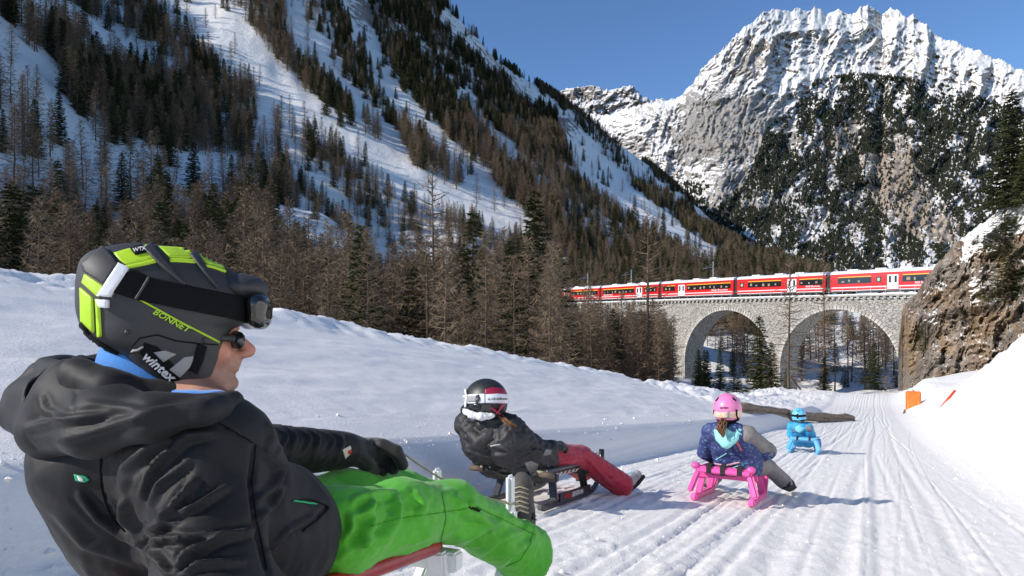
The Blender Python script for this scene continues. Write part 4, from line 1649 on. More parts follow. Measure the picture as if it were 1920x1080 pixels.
# behind and under the arches
for _ in range(110):
    px = rng.uniform(1290, 1720); d = rng.uniform(128, 190)
    p = P(px, 600, d)
    z = ground_z(p[0], p[1])
    if np.min(np.hypot(TK[:, 0] - p[0], TK[:, 1] - p[1])) < 6: continue
    top = HC + (HZ - rng.uniform(568, 600)) / FOC * d
    TREES.append(('larch_tree', p[0], p[1], z - .2, max(6, top - z), 'arch', 'L_TALL'))
for _ in range(26):
    px = rng.uniform(1300, 1690); d = rng.uniform(92, 165)
    p = P(px, 600, d)
    if np.min(np.hypot(TK[:, 0] - p[0], TK[:, 1] - p[1])) < 6: continue
    z = ground_z(p[0], p[1])
    TREES.append(('spruce_tree', p[0], p[1], z - .2, rng.uniform(4, 7.5), 'arch', 'S_FULL'))
for _ in range(90):
    px = rng.uniform(1040, 1262); d = rng.uniform(84, 124)
    p = P(px, 600, d)
    z = ground_z(p[0], p[1])
    top = HC + (HZ - rng.uniform(558, 622)) / FOC * d
    TREES.append(('larch_tree', p[0], p[1], z - .2, max(4, top - z), 'thicket', 'L_FULL'))

BELT_SEG = [(-9999, 0, None), (0, 150, 'at the far left, above the adult rider\'s shoulder'), (150, 330, 'above the crown of the lime and black helmet'), (330, 470, 'just right of the lime and black helmet'), (470, 600, 'above the goggles on the lime helmet'), (600, 720, 'above the gloved hand, left of the white tail carriage'), (720, 830, 'around the white tail carriage, left of the tallest thin larch'),
            (830, 930, 'around the layered dark spruce above the woman\'s helmet'), (930, 1045, 'around the tallest spruce hiding the far carriages'), (1045, 9999, 'below the far red carriages, left of the first arch')]
ROW = [(0, 75, 'front row'), (75, 110, 'middle row'), (110, 999, 'back row')]
SLOPE_SEG = {
    'shade': [(-9999, 150, 'at the far left of the blue shaded slope'), (150, 330, 'on the blue shaded slope above the lime helmet'), (330, 520, 'in the dark stand along the edge of the big white chute'), (520, 9999, 'low in the dark stand where the shade ends')],
    'upper': [(-9999, 720, 'on the crag between the two white chutes at the top edge'), (720, 860, 'on the steep dark flank under the skyline'), (860, 9999, 'on the rocky shoulder where the skyline drops')],
    'chutes': [(-9999, 560, 'beside the big white chute, left part'), (560, 720, 'in the strip of trees between the two long white chutes'), (720, 880, 'in the brown band below the second white chute'), (880, 9999, 'in the brown wood right of the chutes, above the far carriages')],
    'gorge': [(-9999, 1150, 'on the rib above the first arch'), (1150, 1300, 'on the rib between the two right-hand snow gullies'), (1300, 9999, 'at the foot of the big peak behind the train')],
    'arch': [(-9999, 1470, 'seen through the middle arch'), (1470, 9999, 'seen through the right arch')],
    'thicket': [(-9999, 1160, 'in the thicket under the far carriages'), (1160, 9999, 'in the thicket hiding the left arch')],
}
def label_of(kind, zone, x, y, H, z):
    px = 960 + FOC * x / y
    nm = 'bare larch' if kind == 'larch_tree' else 'green spruce'
    pl = 'larches' if kind == 'larch_tree' else 'spruces'
    if zone == 'belt':
        seg = [q[2] for q in BELT_SEG if q[0] <= px < q[1]][0]
        row = [q[2] for q in ROW if q[0] <= y < q[1]][0]
        if seg is None:
            return None
        return '%s %s, %s' % (nm, seg, row), '%s %s, %s' % (pl, seg, row)
    seg = [q[2] for q in SLOPE_SEG[zone] if q[0] <= px < q[1]][0]
    if zone in ('shade', 'upper', 'chutes', 'gorge'):
        py = HZ + FOC * (HC - z) / y
        lev = 'very high up' if py < 90 else ('high up' if py < 180 else ('halfway up' if py < 280 else ('low down' if py < 370 else 'lowest row')))
        return '%s %s, %s' % (nm, seg, lev), '%s %s, %s' % (pl, seg, lev)
    big = 'tall' if H > 9 else ('small' if H < 5.5 else 'middling')
    return '%s %s %s' % (big, nm, seg), '%s %s %s' % (big, pl, seg)

def forest_mass(name, kind, lst):
    """the trees beyond the counted ones: one object, a tree set on each of its points"""
    pool = bpy.data.collections.new(name + '_kinds')
    mt, mc = (M_LBARK, M_TWIG) if kind == 'larch_tree' else (M_SBARK, M_NEED)
    form, protos = ('L_MID', L_MID) if kind == 'larch_tree' else ('S_MID', S_MID)
    for i in range(len(protos)):
        pool.objects.link(bpy.data.objects.new('%s_kind' % kind, proto_meshes(form, protos, i, mt, mc)[2]))
    me = bpy.data.meshes.new(name)
    me.from_pydata([(float(t[1]), float(t[2]), float(t[3])) for t in lst], [], [])
    n = len(lst)
    wide = rng.uniform(.85, 1.25, n)
    H = np.array([t[4] for t in lst])
    sc = np.stack([H * wide, H * wide, H], 1).astype(np.float32)
    turn = np.stack([rng.normal(0, .025, n), rng.normal(0, .025, n), rng.uniform(0, 6.28, n)], 1).astype(np.float32)
    at = me.attributes.new('size', 'FLOAT_VECTOR', 'POINT'); at.data.foreach_set('vector', sc.ravel())
    at = me.attributes.new('turn', 'FLOAT_VECTOR', 'POINT'); at.data.foreach_set('vector', turn.ravel())
    at = me.attributes.new('pick', 'INT', 'POINT'); at.data.foreach_set('value', rng.integers(0, len(protos), n).astype(np.int32))
    o = bpy.data.objects.new(name, me)
    COL.objects.link(o)
    ng = bpy.data.node_groups.new(name, 'GeometryNodeTree')
    ng.interface.new_socket('Geometry', in_out='INPUT', socket_type='NodeSocketGeometry')
    ng.interface.new_socket('Geometry', in_out='OUTPUT', socket_type='NodeSocketGeometry')
    gi, go = ng.nodes.new('NodeGroupInput'), ng.nodes.new('NodeGroupOutput')
    ip = ng.nodes.new('GeometryNodeInstanceOnPoints')
    ci = ng.nodes.new('GeometryNodeCollectionInfo')
    ci.inputs['Collection'].default_value = pool
    ci.inputs['Separate Children'].default_value = True
    ci.inputs['Reset Children'].default_value = True
    def named(nm, typ):
        q = ng.nodes.new('GeometryNodeInputNamedAttribute')
        q.data_type = typ
        q.inputs['Name'].default_value = nm
        return q.outputs['Attribute']
    ip.inputs['Pick Instance'].default_value = True
    ng.links.new(gi.outputs[0], ip.inputs['Points'])
    ng.links.new(ci.outputs[0], ip.inputs['Instance'])
    ng.links.new(named('pick', 'INT'), ip.inputs['Instance Index'])
    er = ng.nodes.new('FunctionNodeEulerToRotation')
    ng.links.new(named('turn', 'FLOAT_VECTOR'), er.inputs[0])
    ng.links.new(er.outputs[0], ip.inputs['Rotation'])
    ng.links.new(named('size', 'FLOAT_VECTOR'), ip.inputs['Scale'])
    ng.links.new(ip.outputs[0], go.inputs[0])
    md = o.modifiers.new('trees', 'NODES')
    md.node_group = ng
    return o

def build_forest():
    for kind in ('larch_tree', 'spruce_tree'):
        lst = [t for t in TREES if t[0] == kind and 960 + FOC * t[1] / t[2] >= 0]
        unseen = [t for t in TREES if t[0] == kind and 960 + FOC * t[1] / t[2] < 0]
        def size(t):
            px = 960 + FOC * t[1] / t[2]
            inside = 1 if -20 < px < 1760 else .25
            return t[4] / t[2] * inside
        lst.sort(key=lambda t: -size(t))
        LIM = 285 if kind == 'larch_tree' else 285
        near, far = lst[:LIM], lst[LIM:] + unseen
        for j, t in enumerate(near):
            _, x, y, z, H, zone, form = t
            big = H / y * FOC > 62
            if form is None:
                form = 'L_FULL' if kind == 'larch_tree' else 'S_FULL'
            lab, grp = label_of(kind, zone, x, y, H, z)
            plant(kind, form, j, (x, y, z), H, rng.uniform(0, 6.28), lab, grp, parts=big, wide=rng.uniform(.85, 1.2))
        nm = 'larch_forest' if kind == 'larch_tree' else 'spruce_forest'
        o = forest_mass(nm, kind, far)
        tag(o, 'bare brown larches massed on the far hillside' if kind == 'larch_tree' else 'dark spruces massed on the far hillside', 'forest', kind='stuff')
build_forest()

def at_px(px, d):
    p = P(px, 600, d)
    return np.array([p[0], p[1], ground_z(p[0], p[1]) - .2])
SINGLE = [
    # kind, form, px, top row, distance, width, label
    ('spruce_tree', 'S_FULL', 22, 338, 62, 1.25, 'broad olive spruce at the far left behind the adult rider'),
    ('spruce_tree', 'S_FULL', 62, 344, 68, 1.1, 'olive spruce second from the far left edge'),
    ('larch_tree', 'L_FULL', 112, 352, 60, 1.1, 'pale bare larch between the leftmost spruces and the lime helmet'),
    ('spruce_tree', 'S_FULL', 300, 372, 66, 1.0, 'dark spruce rising straight above the lime and black helmet'),
    ('spruce_tree', 'S_FULL', 352, 415, 60, 1.0, 'small dark spruce right of the helmet top, against bluish snow'),
    ('larch_tree', 'L_FULL', 458, 348, 72, 1.25, 'tall dense bare larch just right of the helmet'),
    ('larch_tree', 'L_FULL', 540, 370, 76, 1.0, 'bare larch with a pointed tip, second right of the helmet'),
    ('larch_tree', 'L_FULL', 580, 398, 70, 1.15, 'reddish bare larch with a broad crown behind the snow bank'),
    ('larch_tree', 'L_FULL', 655, 392, 62, 1.2, 'bare larch with a pale trunk visible down to the snow bank'),
    ('larch_tree', 'L_THIN', 815, 298, 66, 1.0, 'tallest thin larch with sparse crooked branches in front of a white chute'),
    ('spruce_tree', 'S_OPEN', 887, 392, 64, 1.0, 'dark spruce with layered boughs beside the tall thin larch'),
    ('spruce_tree', 'S_FULL', 1003, 352, 66, 1.05, 'tallest spruce of the belt, hiding the far carriages'),
    ('larch_tree', 'L_FULL', 945, 425, 72, 1.1, 'bare larch between the two big dark spruces of the belt'),
    ('larch_tree', 'L_THIN', 1213, 395, 92, 1.1, 'sparse larch whose crooked top rises above the train over the first arch'),
    ('larch_tree', 'L_FULL', 1165, 545, 96, 1.1, 'brown larch with its tip just under the train, left of the first pier'),
    ('larch_tree', 'L_FULL', 1245, 585, 100, 1.15, 'brown larch against the right edge of the left arch'),
    ('larch_tree', 'L_FULL', 1105, 525, 92, 1.0, 'bare larch whose tip crosses the far red carriages'),
    ('larch_tree', 'L_THIN', 1478, 486, 78, 1.15, 'sparse larch with drooping branches in front of the pier between two arches'),
    ('larch_tree', 'L_THIN', 1545, 470, 84, .8, 'thin larch with a bare stem crossing the train left of the rightmost carriage'),
    ('spruce_tree', 'S_FULL', 1424, 590, 84, 1.15, 'bushy green spruce in front of the middle arch'),
    ('spruce_tree', 'S_FULL', 1446, 640, 80, 1.2, 'lower green spruce leaning on the bushy one at the middle arch'),
    ('larch_tree', 'L_FULL', 1378, 588, 150, 1.35, 'round brown larch filling the top of the middle arch'),
    ('larch_tree', 'L_FULL', 1622, 592, 122, 1.3, 'full brown larch in the centre of the right arch'),
    ('larch_tree', 'L_FULL', 1660, 620, 118, 1.2, 'brown larch in the right arch beside the ochre rock'),
    ('spruce_tree', 'S_FULL', 1545, 668, 80, 1.2, 'young spruce at the foot of the right arch, beside the thin stem'),
    ('spruce_tree', 'S_FULL', 1640, 640, 88, 1.0, 'dark spruce under the right arch next to the rock'),
    ('spruce_tree', 'S_FULL', 1350, 655, 112, 1.0, 'small dark spruce beside the shaded arch wall'),
    ('larch_tree', 'L_TALL', 1590, 575, 130, .9, 'slim larch stem left of the full larch in the right arch'),
    ('larch_tree', 'L_TALL', 1565, 560, 124, .8, 'bare stem at the shaded side of the right arch'),
]
for j, (kind, form, px, top, d, wide, lab) in enumerate(SINGLE):
    b = at_px(px, d)
    H = HC + (HZ - top) / FOC * d - b[2]
    plant(kind, form, j, b, H, rng.uniform(0, 6.28), lab, None, True, wide)

# conifers and bushes rooted on the ochre rock
for j, (px, py, top, wide, form, lab) in enumerate([
    (1898, 384, 168, 1.35, 'S_FULL', 'big spruce on top of the ochre rock, cut by the frame'),
    (1935, 372, 215, 1.3, 'S_FULL', 'spruce beyond the frame edge on top of the rock'),
    (1884, 470, 372, 2.0, 'S_OPEN', 'small pine with open layered boughs on the rock face below the snow strip'),
    (1893, 560, 455, 2.6, 'S_OPEN', 'bushy low pine on the rock face under the small open pine'),
    (1735, 655, 602, 2.3, 'S_OPEN', 'dark green bush halfway up the lower rock'),
    (1765, 484, 452, 2.0, 'S_OPEN', 'tiny bush on the skyline of the rock above the train front'),
    (1810, 600, 570, 2.6, 'S_OPEN', 'tiny scrubby pine in the middle of the rock face'),
]):
    p, n = cast(CRAG_BVH, px, py)
    if p is None:
        p = Vector(P(px, py, 60))
    H = (py - top) / FOC * p.y
    plant('spruce_tree', form, j, (p.x, p.y, p.z - H * .06), H * 1.06, j * 1.7, lab, None, True, wide)
# ------------------------------------------------------------------ people: shared helpers
M_SKIN = mat('skin', (.52, .27, .185), .5, var=.12, vscale=25, bump=.12, bscale=160, bdist=.002)
def skin_details(m):
    nt = m.node_tree
    b = nt.nodes['Principled BSDF']
    src = b.inputs['Base Color'].links[0].from_socket
    a1 = nd(nt, 'ShaderNodeAttribute', attribute_name='flush')
    m1 = nd(nt, 'ShaderNodeMix', data_type='RGBA')
    m1.inputs['B'].default_value = (.50, .17, .12, 1)
    k1 = nd(nt, 'ShaderNodeMath', operation='MULTIPLY'); k1.inputs[1].default_value = .55
    nt.links.new(a1.outputs['Fac'], k1.inputs[0]); nt.links.new(k1.outputs[0], m1.inputs['Factor']); nt.links.new(src, m1.inputs['A'])
    a2 = nd(nt, 'ShaderNodeAttribute', attribute_name='stubble')
    ns = nd(nt, 'ShaderNodeTexNoise', i_Scale=420.0, i_Detail=2.0)
    tc = nd(nt, 'ShaderNodeTexCoord'); nt.links.new(tc.outputs['Object'], ns.inputs['Vector'])
    k2 = nd(nt, 'ShaderNodeMath', operation='MULTIPLY'); nt.links.new(a2.outputs['Fac'], k2.inputs[0]); nt.links.new(ns.outputs[0], k2.inputs[1])
    m2 = nd(nt, 'ShaderNodeMix', data_type='RGBA'); m2.inputs['B'].default_value = (.13, .085, .07, 1)
    nt.links.new(k2.outputs[0], m2.inputs['Factor']); nt.links.new(m1.outputs['Result'], m2.inputs['A'])
    nt.links.new(m2.outputs['Result'], b.inputs['Base Color'])
skin_details(M_SKIN)
M_JACKET = mat('black_softshell', (.010, .010, .011), .62, sheen=.05, spec=.28, bump=.12, bscale=420, bdist=.002, var=.12, vscale=9)
M_BLACK = mat('black_textile', (.006, .006, .0065), .9, spec=.2)
M_HELM = mat('matt_black_shell', (.030, .030, .032), .58, bump=.05, bscale=600, bdist=.001)
M_LIME = mat('lime_paint', (.42, .66, .02), .45)
M_WHITEP = mat('white_plastic', (.74, .76, .80), .4)
M_GREYP = mat('grey_mesh', (.30, .30, .30), .7, bump=.3, bscale=700, bdist=.002)
M_DGLASS = mat('dark_lens', (.012, .013, .012), .06, spec=.9)
M_BLUEF = mat('blue_fleece', (.05, .23, .62), .9, sheen=.4, bump=.2, bscale=250, bdist=.003)
M_GREEN = mat('green_ski_fabric', (.075, .42, .012), .62, var=.10, vscale=6, sheen=.15, bump=.10, bscale=300, bdist=.002)
M_TSEAM = mat('dark_green_thread', (.045, .27, .010), .8)
M_TGREEN = mat('green_tag', (.02, .40, .16), .6)
M_LETTERW = mat('white_print', (.75, .75, .75), .6)
M_REDP = mat('red_print', (.55, .02, .02), .6)
M_BOOT = mat('hiking_boot', (.075, .068, .058), .8, var=.3, vscale=30, bump=.3, bscale=90, bdist=.004)
M_SOLE = mat('rubber_sole', (.018, .018, .018), .8)
M_LACE = mat('laces', (.38, .34, .25), .8)
M_CORD = mat('hemp_cord', (.36, .32, .22), .9)
M_GLOVE = mat('black_glove', (.013, .013, .014), .7, bump=.3, bscale=130, bdist=.004, sheen=.2)

def strokes_on(v, n, strokes, facing=.25):
    """push cloth out in ridges (or in, for seams) along lines drawn on it; each stroke: points, height, width in photo pixels"""
    px, py = proj(v)
    vd = v - np.array([0, 0, HC])
    vd /= np.linalg.norm(vd, axis=1, keepdims=True)
    front = np.clip(-(n * vd).sum(1) / facing, 0, 1)
    disp = np.zeros(len(v))
    for pts, amp, w in strokes:
        xs = [p[0] for p in pts]; ys = [p[1] for p in pts]
        box = (px > min(xs) - 4 * w) & (px < max(xs) + 4 * w) & (py > min(ys) - 4 * w) & (py < max(ys) + 4 * w)
        if not box.any():
            continue
        d, t = dist_polyline(px[box], py[box], pts)
        fade = np.clip(np.sin(np.pi * np.clip(t, .0, 1)), 0, 1) ** .5
        q = d / w
        pr = np.exp(-q * q)
        if amp > 0:
            pr = pr - .42 * np.exp(-((q - 2.0) / .85) ** 2)
        disp[box] += amp * pr * fade
    return v + n * (disp * front)[:, None]

def cloth(name, sdf, h, m, parent, strokes=(), noise=None, iters=2, lo=None, hi=None, label=None):
    v, f = sdf.mesh(h, name, iters, lo, hi)
    n = vnormals(v, f)
    if noise:
        for amp, sc, seed in noise:
            v = v + n * (amp * ridged(v / np.array(sc) + seed, 3, .5))[:, None]
        n = vnormals(v, f)
    if strokes:
        v = strokes_on(v, n, strokes)
        v = relax(v, f, 1, .25)
    o = obj(name, mesh_np(name, v, f), m, parent, True)
    if label: o['label'] = label
    return o, bvh_of(v, f)

def lerp(a, b, t):
    return np.asarray(a, float) * (1 - t) + np.asarray(b, float) * t
def Z3(p, ox, oy, s):
    """points read off an enlarged crop"""
    return [(ox + x / s, oy + y / s) for x, y in p]
UP = np.array([0, 0, 1.0])
Fm = np.array([ST, CT, -SLOPE]); Fm /= np.linalg.norm(Fm)
Rm = RV

def thing_part(name, parent):
    o = bpy.data.objects.new(name, None)
    o.empty_display_size = .03
    COL.objects.link(o)
    o.parent = parent
    return o

# ------------------------------------------------------------------ sledges
def sledge(name, org, heading, label, L, W, Hs, mats, horn, seat, group=None, plastic=False, horn_h=.46, rear_over=.06, rail_end=.28):
    """wooden sledge: two runners curving up into horns, two trestles, cross bars, side rails and slats"""
    m_run, m_frame, m_rail, m_slat = mats
    f = np.array([math.sin(heading), math.cos(heading), 0]); f[2] = -SLOPE * (f @ FV); f /= np.linalg.norm(f)
    r = np.array([math.cos(heading), -math.sin(heading), 0])
    u = np.cross(r, f)
    o = np.asarray(org, float)
    A = lambda x, y, z: o + r * x + f * y + u * z
    root = thing(name, o, label, 'sledge', group)
    for s in (-1, 1):
        pts = [A(s * W / 2 * 1.06, -L * .5, .035), A(s * W / 2 * 1.06, -L * .46, .022)]
        pts += [A(s * W / 2 * 1.05, y, .022) for y in np.linspace(-L * .4, L * .26, 6)]
        for t in np.linspace(.12, 1, 9):
            a = t * math.pi * .5
            pts.append(A(s * W / 2 * (1.05 - .07 * t), L * .26 + L * .27 * math.sin(a), .022 + (horn_h - .022) * (1 - math.cos(a)) ** 1.0))
        if plastic:
            MB().ribbon(pts[:-3], .045, .05, r).build('runner', m_run, root, bevel=.008)
        else:
            MB().ribbon(pts, .036, .034, r).build('runner', m_run, root, bevel=.006)
        if horn:
            e, d = pts[-1], pts[-1] - pts[-3]
            MB().tube([e - d * .35, e + u * .02, e + u * .10], [.022, .024, .020], 8).build('horn', m_frame, root, sm=True)
    for y in (-L * .30, L * .20):
        for s in (-1, 1):
            MB().bar(A(s * W / 2 * 1.05, y, .04), A(s * W / 2 * .86, y + (.03 if y < 0 else -.03), Hs - .02), .05, .034, f).build('leg', m_frame, root, bevel=.006)
        MB().bar(A(-W / 2 - .03, y, Hs - .045), A(W / 2 + .03, y, Hs - .045), .045, .05).build('cross_bar', m_frame, root, bevel=.006)
    y0, y1 = -L * .5 + rear_over, L * rail_end
    for s in (-1, 1):
        MB().tube([A(s * W / 2 * .95, y0, Hs), A(s * W / 2 * .95, y0 + .02, Hs), A(s * W / 2 * .95, y1 - .02, Hs), A(s * W / 2 * .95, y1, Hs)], [.016, .020, .020, .016], 10).build('rail', m_rail, root, sm=True)
    if seat == 'slat':
        for x in np.linspace(-W * .32, W * .32, 5):
            MB().bar(A(x, y0, Hs - .008), A(x, y1, Hs - .008), .03, .018).build('slat', m_slat, root, bevel=.004)
    else:
        for y in np.linspace(y0 + .05, y1 - .05, 9):
            mid = -.035
            pts = [A(-W * .46, y, Hs), A(-W * .2, y, Hs + mid), A(W * .2, y, Hs + mid), A(W * .46, y, Hs)]
            MB().ribbon(pts, .05, .005, f).build('strap', m_slat, root)
    return root, A

M_SWHITE = mat('white_lacquer', (.78, .79, .80), .35, coat=.3, var=.06, vscale=12)
M_SRED = mat('red_padding', (.30, .012, .016), .42, coat=.2, var=.15, vscale=20)
M_SBLACK = mat('black_lacquer', (.012, .012, .013), .38, coat=.2, var=.3, vscale=40)
M_PINK = mat('pink_plastic', (.82, .10, .38), .42, coat=.15, var=.06, vscale=10)
M_SKYBLUE = mat('light_blue_plastic', (.12, .42, .72), .42, var=.06, vscale=10)
M_CANVAS = mat('black_webbing', (.02, .02, .02), .9)

# ------------------------------------------------------------------ the adult in front
def adult():
    man = thing('person', P(560, 1020, 1.45) - np.array([0, 0, .16]), 'adult in black hooded jacket, lime and black helmet and bright green trousers, leaning back', 'person')
    # --- skeleton
    pel = P(570, 1010, 1.45)
    sp1 = np.array([-.588, 1.25, .408])
    sp2 = np.array([-.618, 1.205, .515])
    neck = np.array([-.628, 1.21, .635])
    Hc = P(310, 600, 1.22)
    fd = np.array([.883, .469, 0]); sd = np.array([.469, -.883, 0])
    HA = lambda a, b, s=0.0: Hc + fd * a + UP * b + sd * s
    rs, ls = neck + Rm * .160 + UP * -.072, neck - Rm * .18 + UP * -.05
    re, le = P(398, 1130, 1.00), lerp(ls, P(650, 842, 1.75), .5) + np.array([.02, -.02, -.035])
    rw, lw = P(640, 1225, 1.12), P(652, 843, 1.76)
    rh, lh = pel + Rm * .095, pel - Rm * .095
    rk, lk = np.array([-.155, 1.76, .285]), P(752, 935, 1.96)
    ra, la = P(972, 1032, 2.03), P(972, 990, 2.27)
    rt = P(996, 1055, 2.20)
    lt = P(978, 915, 2.36)
    # --- body, one continuous surface
    S = SDF()
    S.ell(HA(-.005, .005), (.098, .115, .076), (fd, UP, sd), .02)
    S.ell(HA(.048, -.042), (.068, .088, .060), (fd, UP, sd), .03)
    for s in (-1, 1):
        S.cap(HA(.0, -.070, s * .046), HA(.086, -.112, s * .014), .030, .020, .025)
        S.ell(HA(.078, -.058, s * .040), (.026, .022, .018), (fd, UP, sd), .02)
        S.ell(HA(.106, -.014, s * .026), (.016, .009, .022), (fd, UP, sd), .012)
        S.ell(HA(.114, -.036, s * .030), (.012, .010, .013), (fd, UP, sd), .006, '-')
        S.ell(HA(.098, -.036, s * .031), (.012, .011, .013), (fd, UP, sd), .004)
        S.ell(HA(.127, -.0635, s * .011), (.011, .008, .008), (fd, UP, sd), .006)
        S.ell(HA(-.012, -.035, s * .074), (.026, .036, .010), (fd, UP, sd), .008)
    S.cap(HA(.110, -.022), HA(.143, -.055), .0085, .0105, .010)
    S.ell(HA(.134, -.0615), (.015, .009, .010), (fd, UP, sd), .006)
    S.ell(HA(.102, -.080), (.020, .018, .028), (fd, UP, sd), .012)
    S.cap(HA(.118, -.070, 0), HA(.119, -.077, 0), .0075, .0075, .008)
    S.ell(HA(.118, -.0815), (.0095, .0055, .019), (fd, UP, sd), .004)
    S.ell(HA(.115, -.0925), (.0105, .0062, .017), (fd, UP, sd), .004)
    S.cap(HA(.131, -.0868, -.02), HA(.131, -.0868, .02), .0062, .0062, .003, '-')
    S.cap(HA(.1285, -.102, -.014), HA(.1285, -.102, .014), .0085, .0085, .008, '-')
    S.ell(HA(.104, -.117), (.019, .015, .021), (fd, UP, sd), .010)
    S.cap(HA(-.012, -.06), neck + UP * .01, .056, .062, .03)
    for c in (-1, 1):
        S.chain([neck + Rm * .09 * c - UP * .05, sp2 + Rm * .10 * c, sp1 + Rm * .09 * c, pel + Rm * .055 * c + UP * .03], [.075, .10, .10, .072], .05)
        S.cap(neck - UP * .02, neck + Rm * .16 * c - UP * .04, .05, .05, .04)
    for a, b, c in ((rs, re, rw), (ls, le, lw)):
        S.chain([a, b, c], [.048, .040, .030], .02)
    for a, b, c, t in ((rh, rk, ra, rt), (lh, lk, la, lt)):
        S.chain([a + UP * .02, lerp(a, b, .5) + UP * .018, b, c], [.062, .056, .050, .038], .03)
        S.cap(c - UP * .03, t, .036, .028, .02)
    # hands
    def hand(w, k, fingers, thumb, r0=.024, add=0.0, SS=None):
        SS = SS or S
        SS.cap(w, k, .026 + add, .030 + add, .015)
        for q in fingers:
            SS.chain(q, [.0115 + add, .0105 + add, .0095 + add], .007)
        SS.chain(thumb, [.014 + add, .012 + add, .010 + add], .008)
    lkn = P(706, 846, 1.84)
    lf = [[P(716, 834, 1.80), P(742, 846, 1.80), P(755, 872, 1.80)], [P(714, 845, 1.84), P(737, 862, 1.84), P(738, 880, 1.82)], [P(708, 853, 1.87), P(724, 872, 1.87), P(716, 884, 1.83)], [P(700, 858, 1.89), P(712, 876, 1.89), P(702, 886, 1.85)]]
    lth = [P(672, 856, 1.76), P(688, 872, 1.77), P(700, 882, 1.80)]
    hand(lw, lkn, lf, lth)
    rkn = rw + np.array([.04, .07, -.01])
    rf = [[rkn + Rm * q, rkn + Rm * q + np.array([.02, .035, -.015]), rkn + Rm * q + np.array([.02, .03, -.05])] for q in (-.03, -.01, .01, .03)]
    hand(rw, rkn, rf, [rw - Rm * .03 + UP * .0, rw - Rm * .045 + Fm * .03, rw - Rm * .04 + Fm * .06])
    v, f = S.mesh(.0044, 'body', 1)
    bme = mesh_np('body', v, f)
    loc = v - Hc
    la_, lb_ = loc @ fd, loc[:, 2]
    stub = sstep(-.055, -.085, lb_) * sstep(.03, .07, la_) * sstep(-.16, -.14, lb_)
    at = bme.attributes.new('stubble', 'FLOAT', 'POINT')
    at.data.foreach_set('value', stub.astype(np.float32))
    at = bme.attributes.new('flush', 'FLOAT', 'POINT')
    fl = np.exp(-((la_ - .085) / .03) ** 2 - ((lb_ + .06) / .028) ** 2) + np.exp(-((la_ - .142) / .018) ** 2 - ((lb_ + .06) / .02) ** 2)
    at.data.foreach_set('value', np.clip(fl, 0, 1).astype(np.float32))
    body = obj('body', bme, M_SKIN, man, True)
    BODY = bvh_of(v, f)
    # stubble on the chin and jaw
    # --- jacket
    J = SDF()
    for c in (-1, 1):
        q = .80 if c > 0 else 1.0
        e = .90 if c > 0 else 1.0
        J.chain([neck + Rm * .080 * c - UP * .09, sp2 + Rm * .125 * c * q, sp1 + Rm * .125 * c * q, lerp(sp1, pel, .42) + Rm * .10 * c * q, lerp(sp1, pel, .60) + Rm * .075 * c * q], [.090 * e, .126 * e, .132 * e, .126 * e, .112 * e], .06)
        J.cap(neck - UP * .065, (rs if c > 0 else ls), .070, .074, .05)
    J.ell(sp2 + Fm * .06 - UP * .04, (.12, .11, .10), None, .06)
    J.chain([rs, lerp(rs, re, .5) - Rm * .014, re], [.066, .079, .084], .022)
    J.chain([re, rw], [.078, .058], .03)
    J.chain([ls, le, lw - (lw - le) * .05], [.080, .066, .046], .03)
    # collar
    J.chain([HA(.100, -.165), HA(.07, -.163, .06), HA(.0, -.135, .09), HA(-.08, -.115, .09), HA(-.13, -.09, .04)], [.016, .022, .026, .028, .028], .025)
    J.chain([HA(.100, -.165), HA(.07, -.163, -.06), HA(.0, -.135, -.09), HA(-.08, -.115, -.09), HA(-.13, -.09, -.04)], [.016, .022, .026, .028, .028], .025)
    z2 = lambda p: Z3(p, 0, 720, 3)
    st = []
    for pts, amp, w in [([(250, 395), (430, 335), (700, 240), (960, 215)], .012, 7), ([(780, 650), (890, 430), (1060, 300), (1210, 270)], .016, 8), ([(770, 865), (920, 760), (1040, 620), (1110, 520)], .016, 8),
                        ([(930, 745), (1100, 690), (1290, 570)], .013, 7), ([(770, 900), (880, 820), (1020, 745)], .012, 6), ([(830, 915), (900, 870), (1110, 870), (1300, 825)], .015, 7),
                        ([(970, 1080), (1050, 960), (1250, 860), (1450, 815)], .015, 8), ([(1000, 1090), (1110, 1015), (1390, 995)], .012, 7), ([(670, 620), (720, 470), (840, 370), (1090, 255)], .013, 9),
                        ([(840, 700), (900, 560), (1080, 420)], .010, 8), ([(1440, 320), (1418, 560), (1450, 800), (1510, 1080)], -.014, 7), ([(1450, 370), (1580, 470), (1560, 560), (1440, 660)], .012, 7), ([(1440, 770), (1530, 690), (1600, 560)], .010, 6),
                        ([(1540, 960), (1680, 840), (1830, 700)], -.005, 2.5), ([(1640, 655), (1840, 690), (1700, 840)], -.004, 2.2), ([(1500, 960), (1620, 820), (1780, 740)], .008, 7),
                        ([(572, 300), (565, 560), (640, 770), (760, 850)], -.005, 2.2), ([(430, 610), (560, 760), (830, 935)], .012, 10), ([(300, 700), (480, 900), (830, 1020)], .008, 12), ([(690, 640), (700, 740), (780, 880)], .012, 8),
                        ([(820, 920), (900, 1000), (960, 1090)], .014, 8), ([(600, 330), (690, 300), (820, 280)], .008, 8), ([(1180, 180), (1290, 250), (1430, 330)], -.005, 3)]:
        st.append((z2(pts), amp, w))
    for k in range(7):
        x = 500 + k * 22
        st.append(([(x, 790 + k * 3), (x + 10 + 6 * (k % 2), 818 + k * 2), (x - 4, 858 + k * 2)], .007, 4.5))
    st = [(p_, a_ * 1.1, w_ * .78) for p_, a_, w_ in st]
    cloth('jacket', J, .0054, M_JACKET, man, st, noise=[(.0035, (.07, .07, .09), 3.1)])
    # hood: a heavy bag of cloth behind the neck with an open mouth
    Hd = SDF()
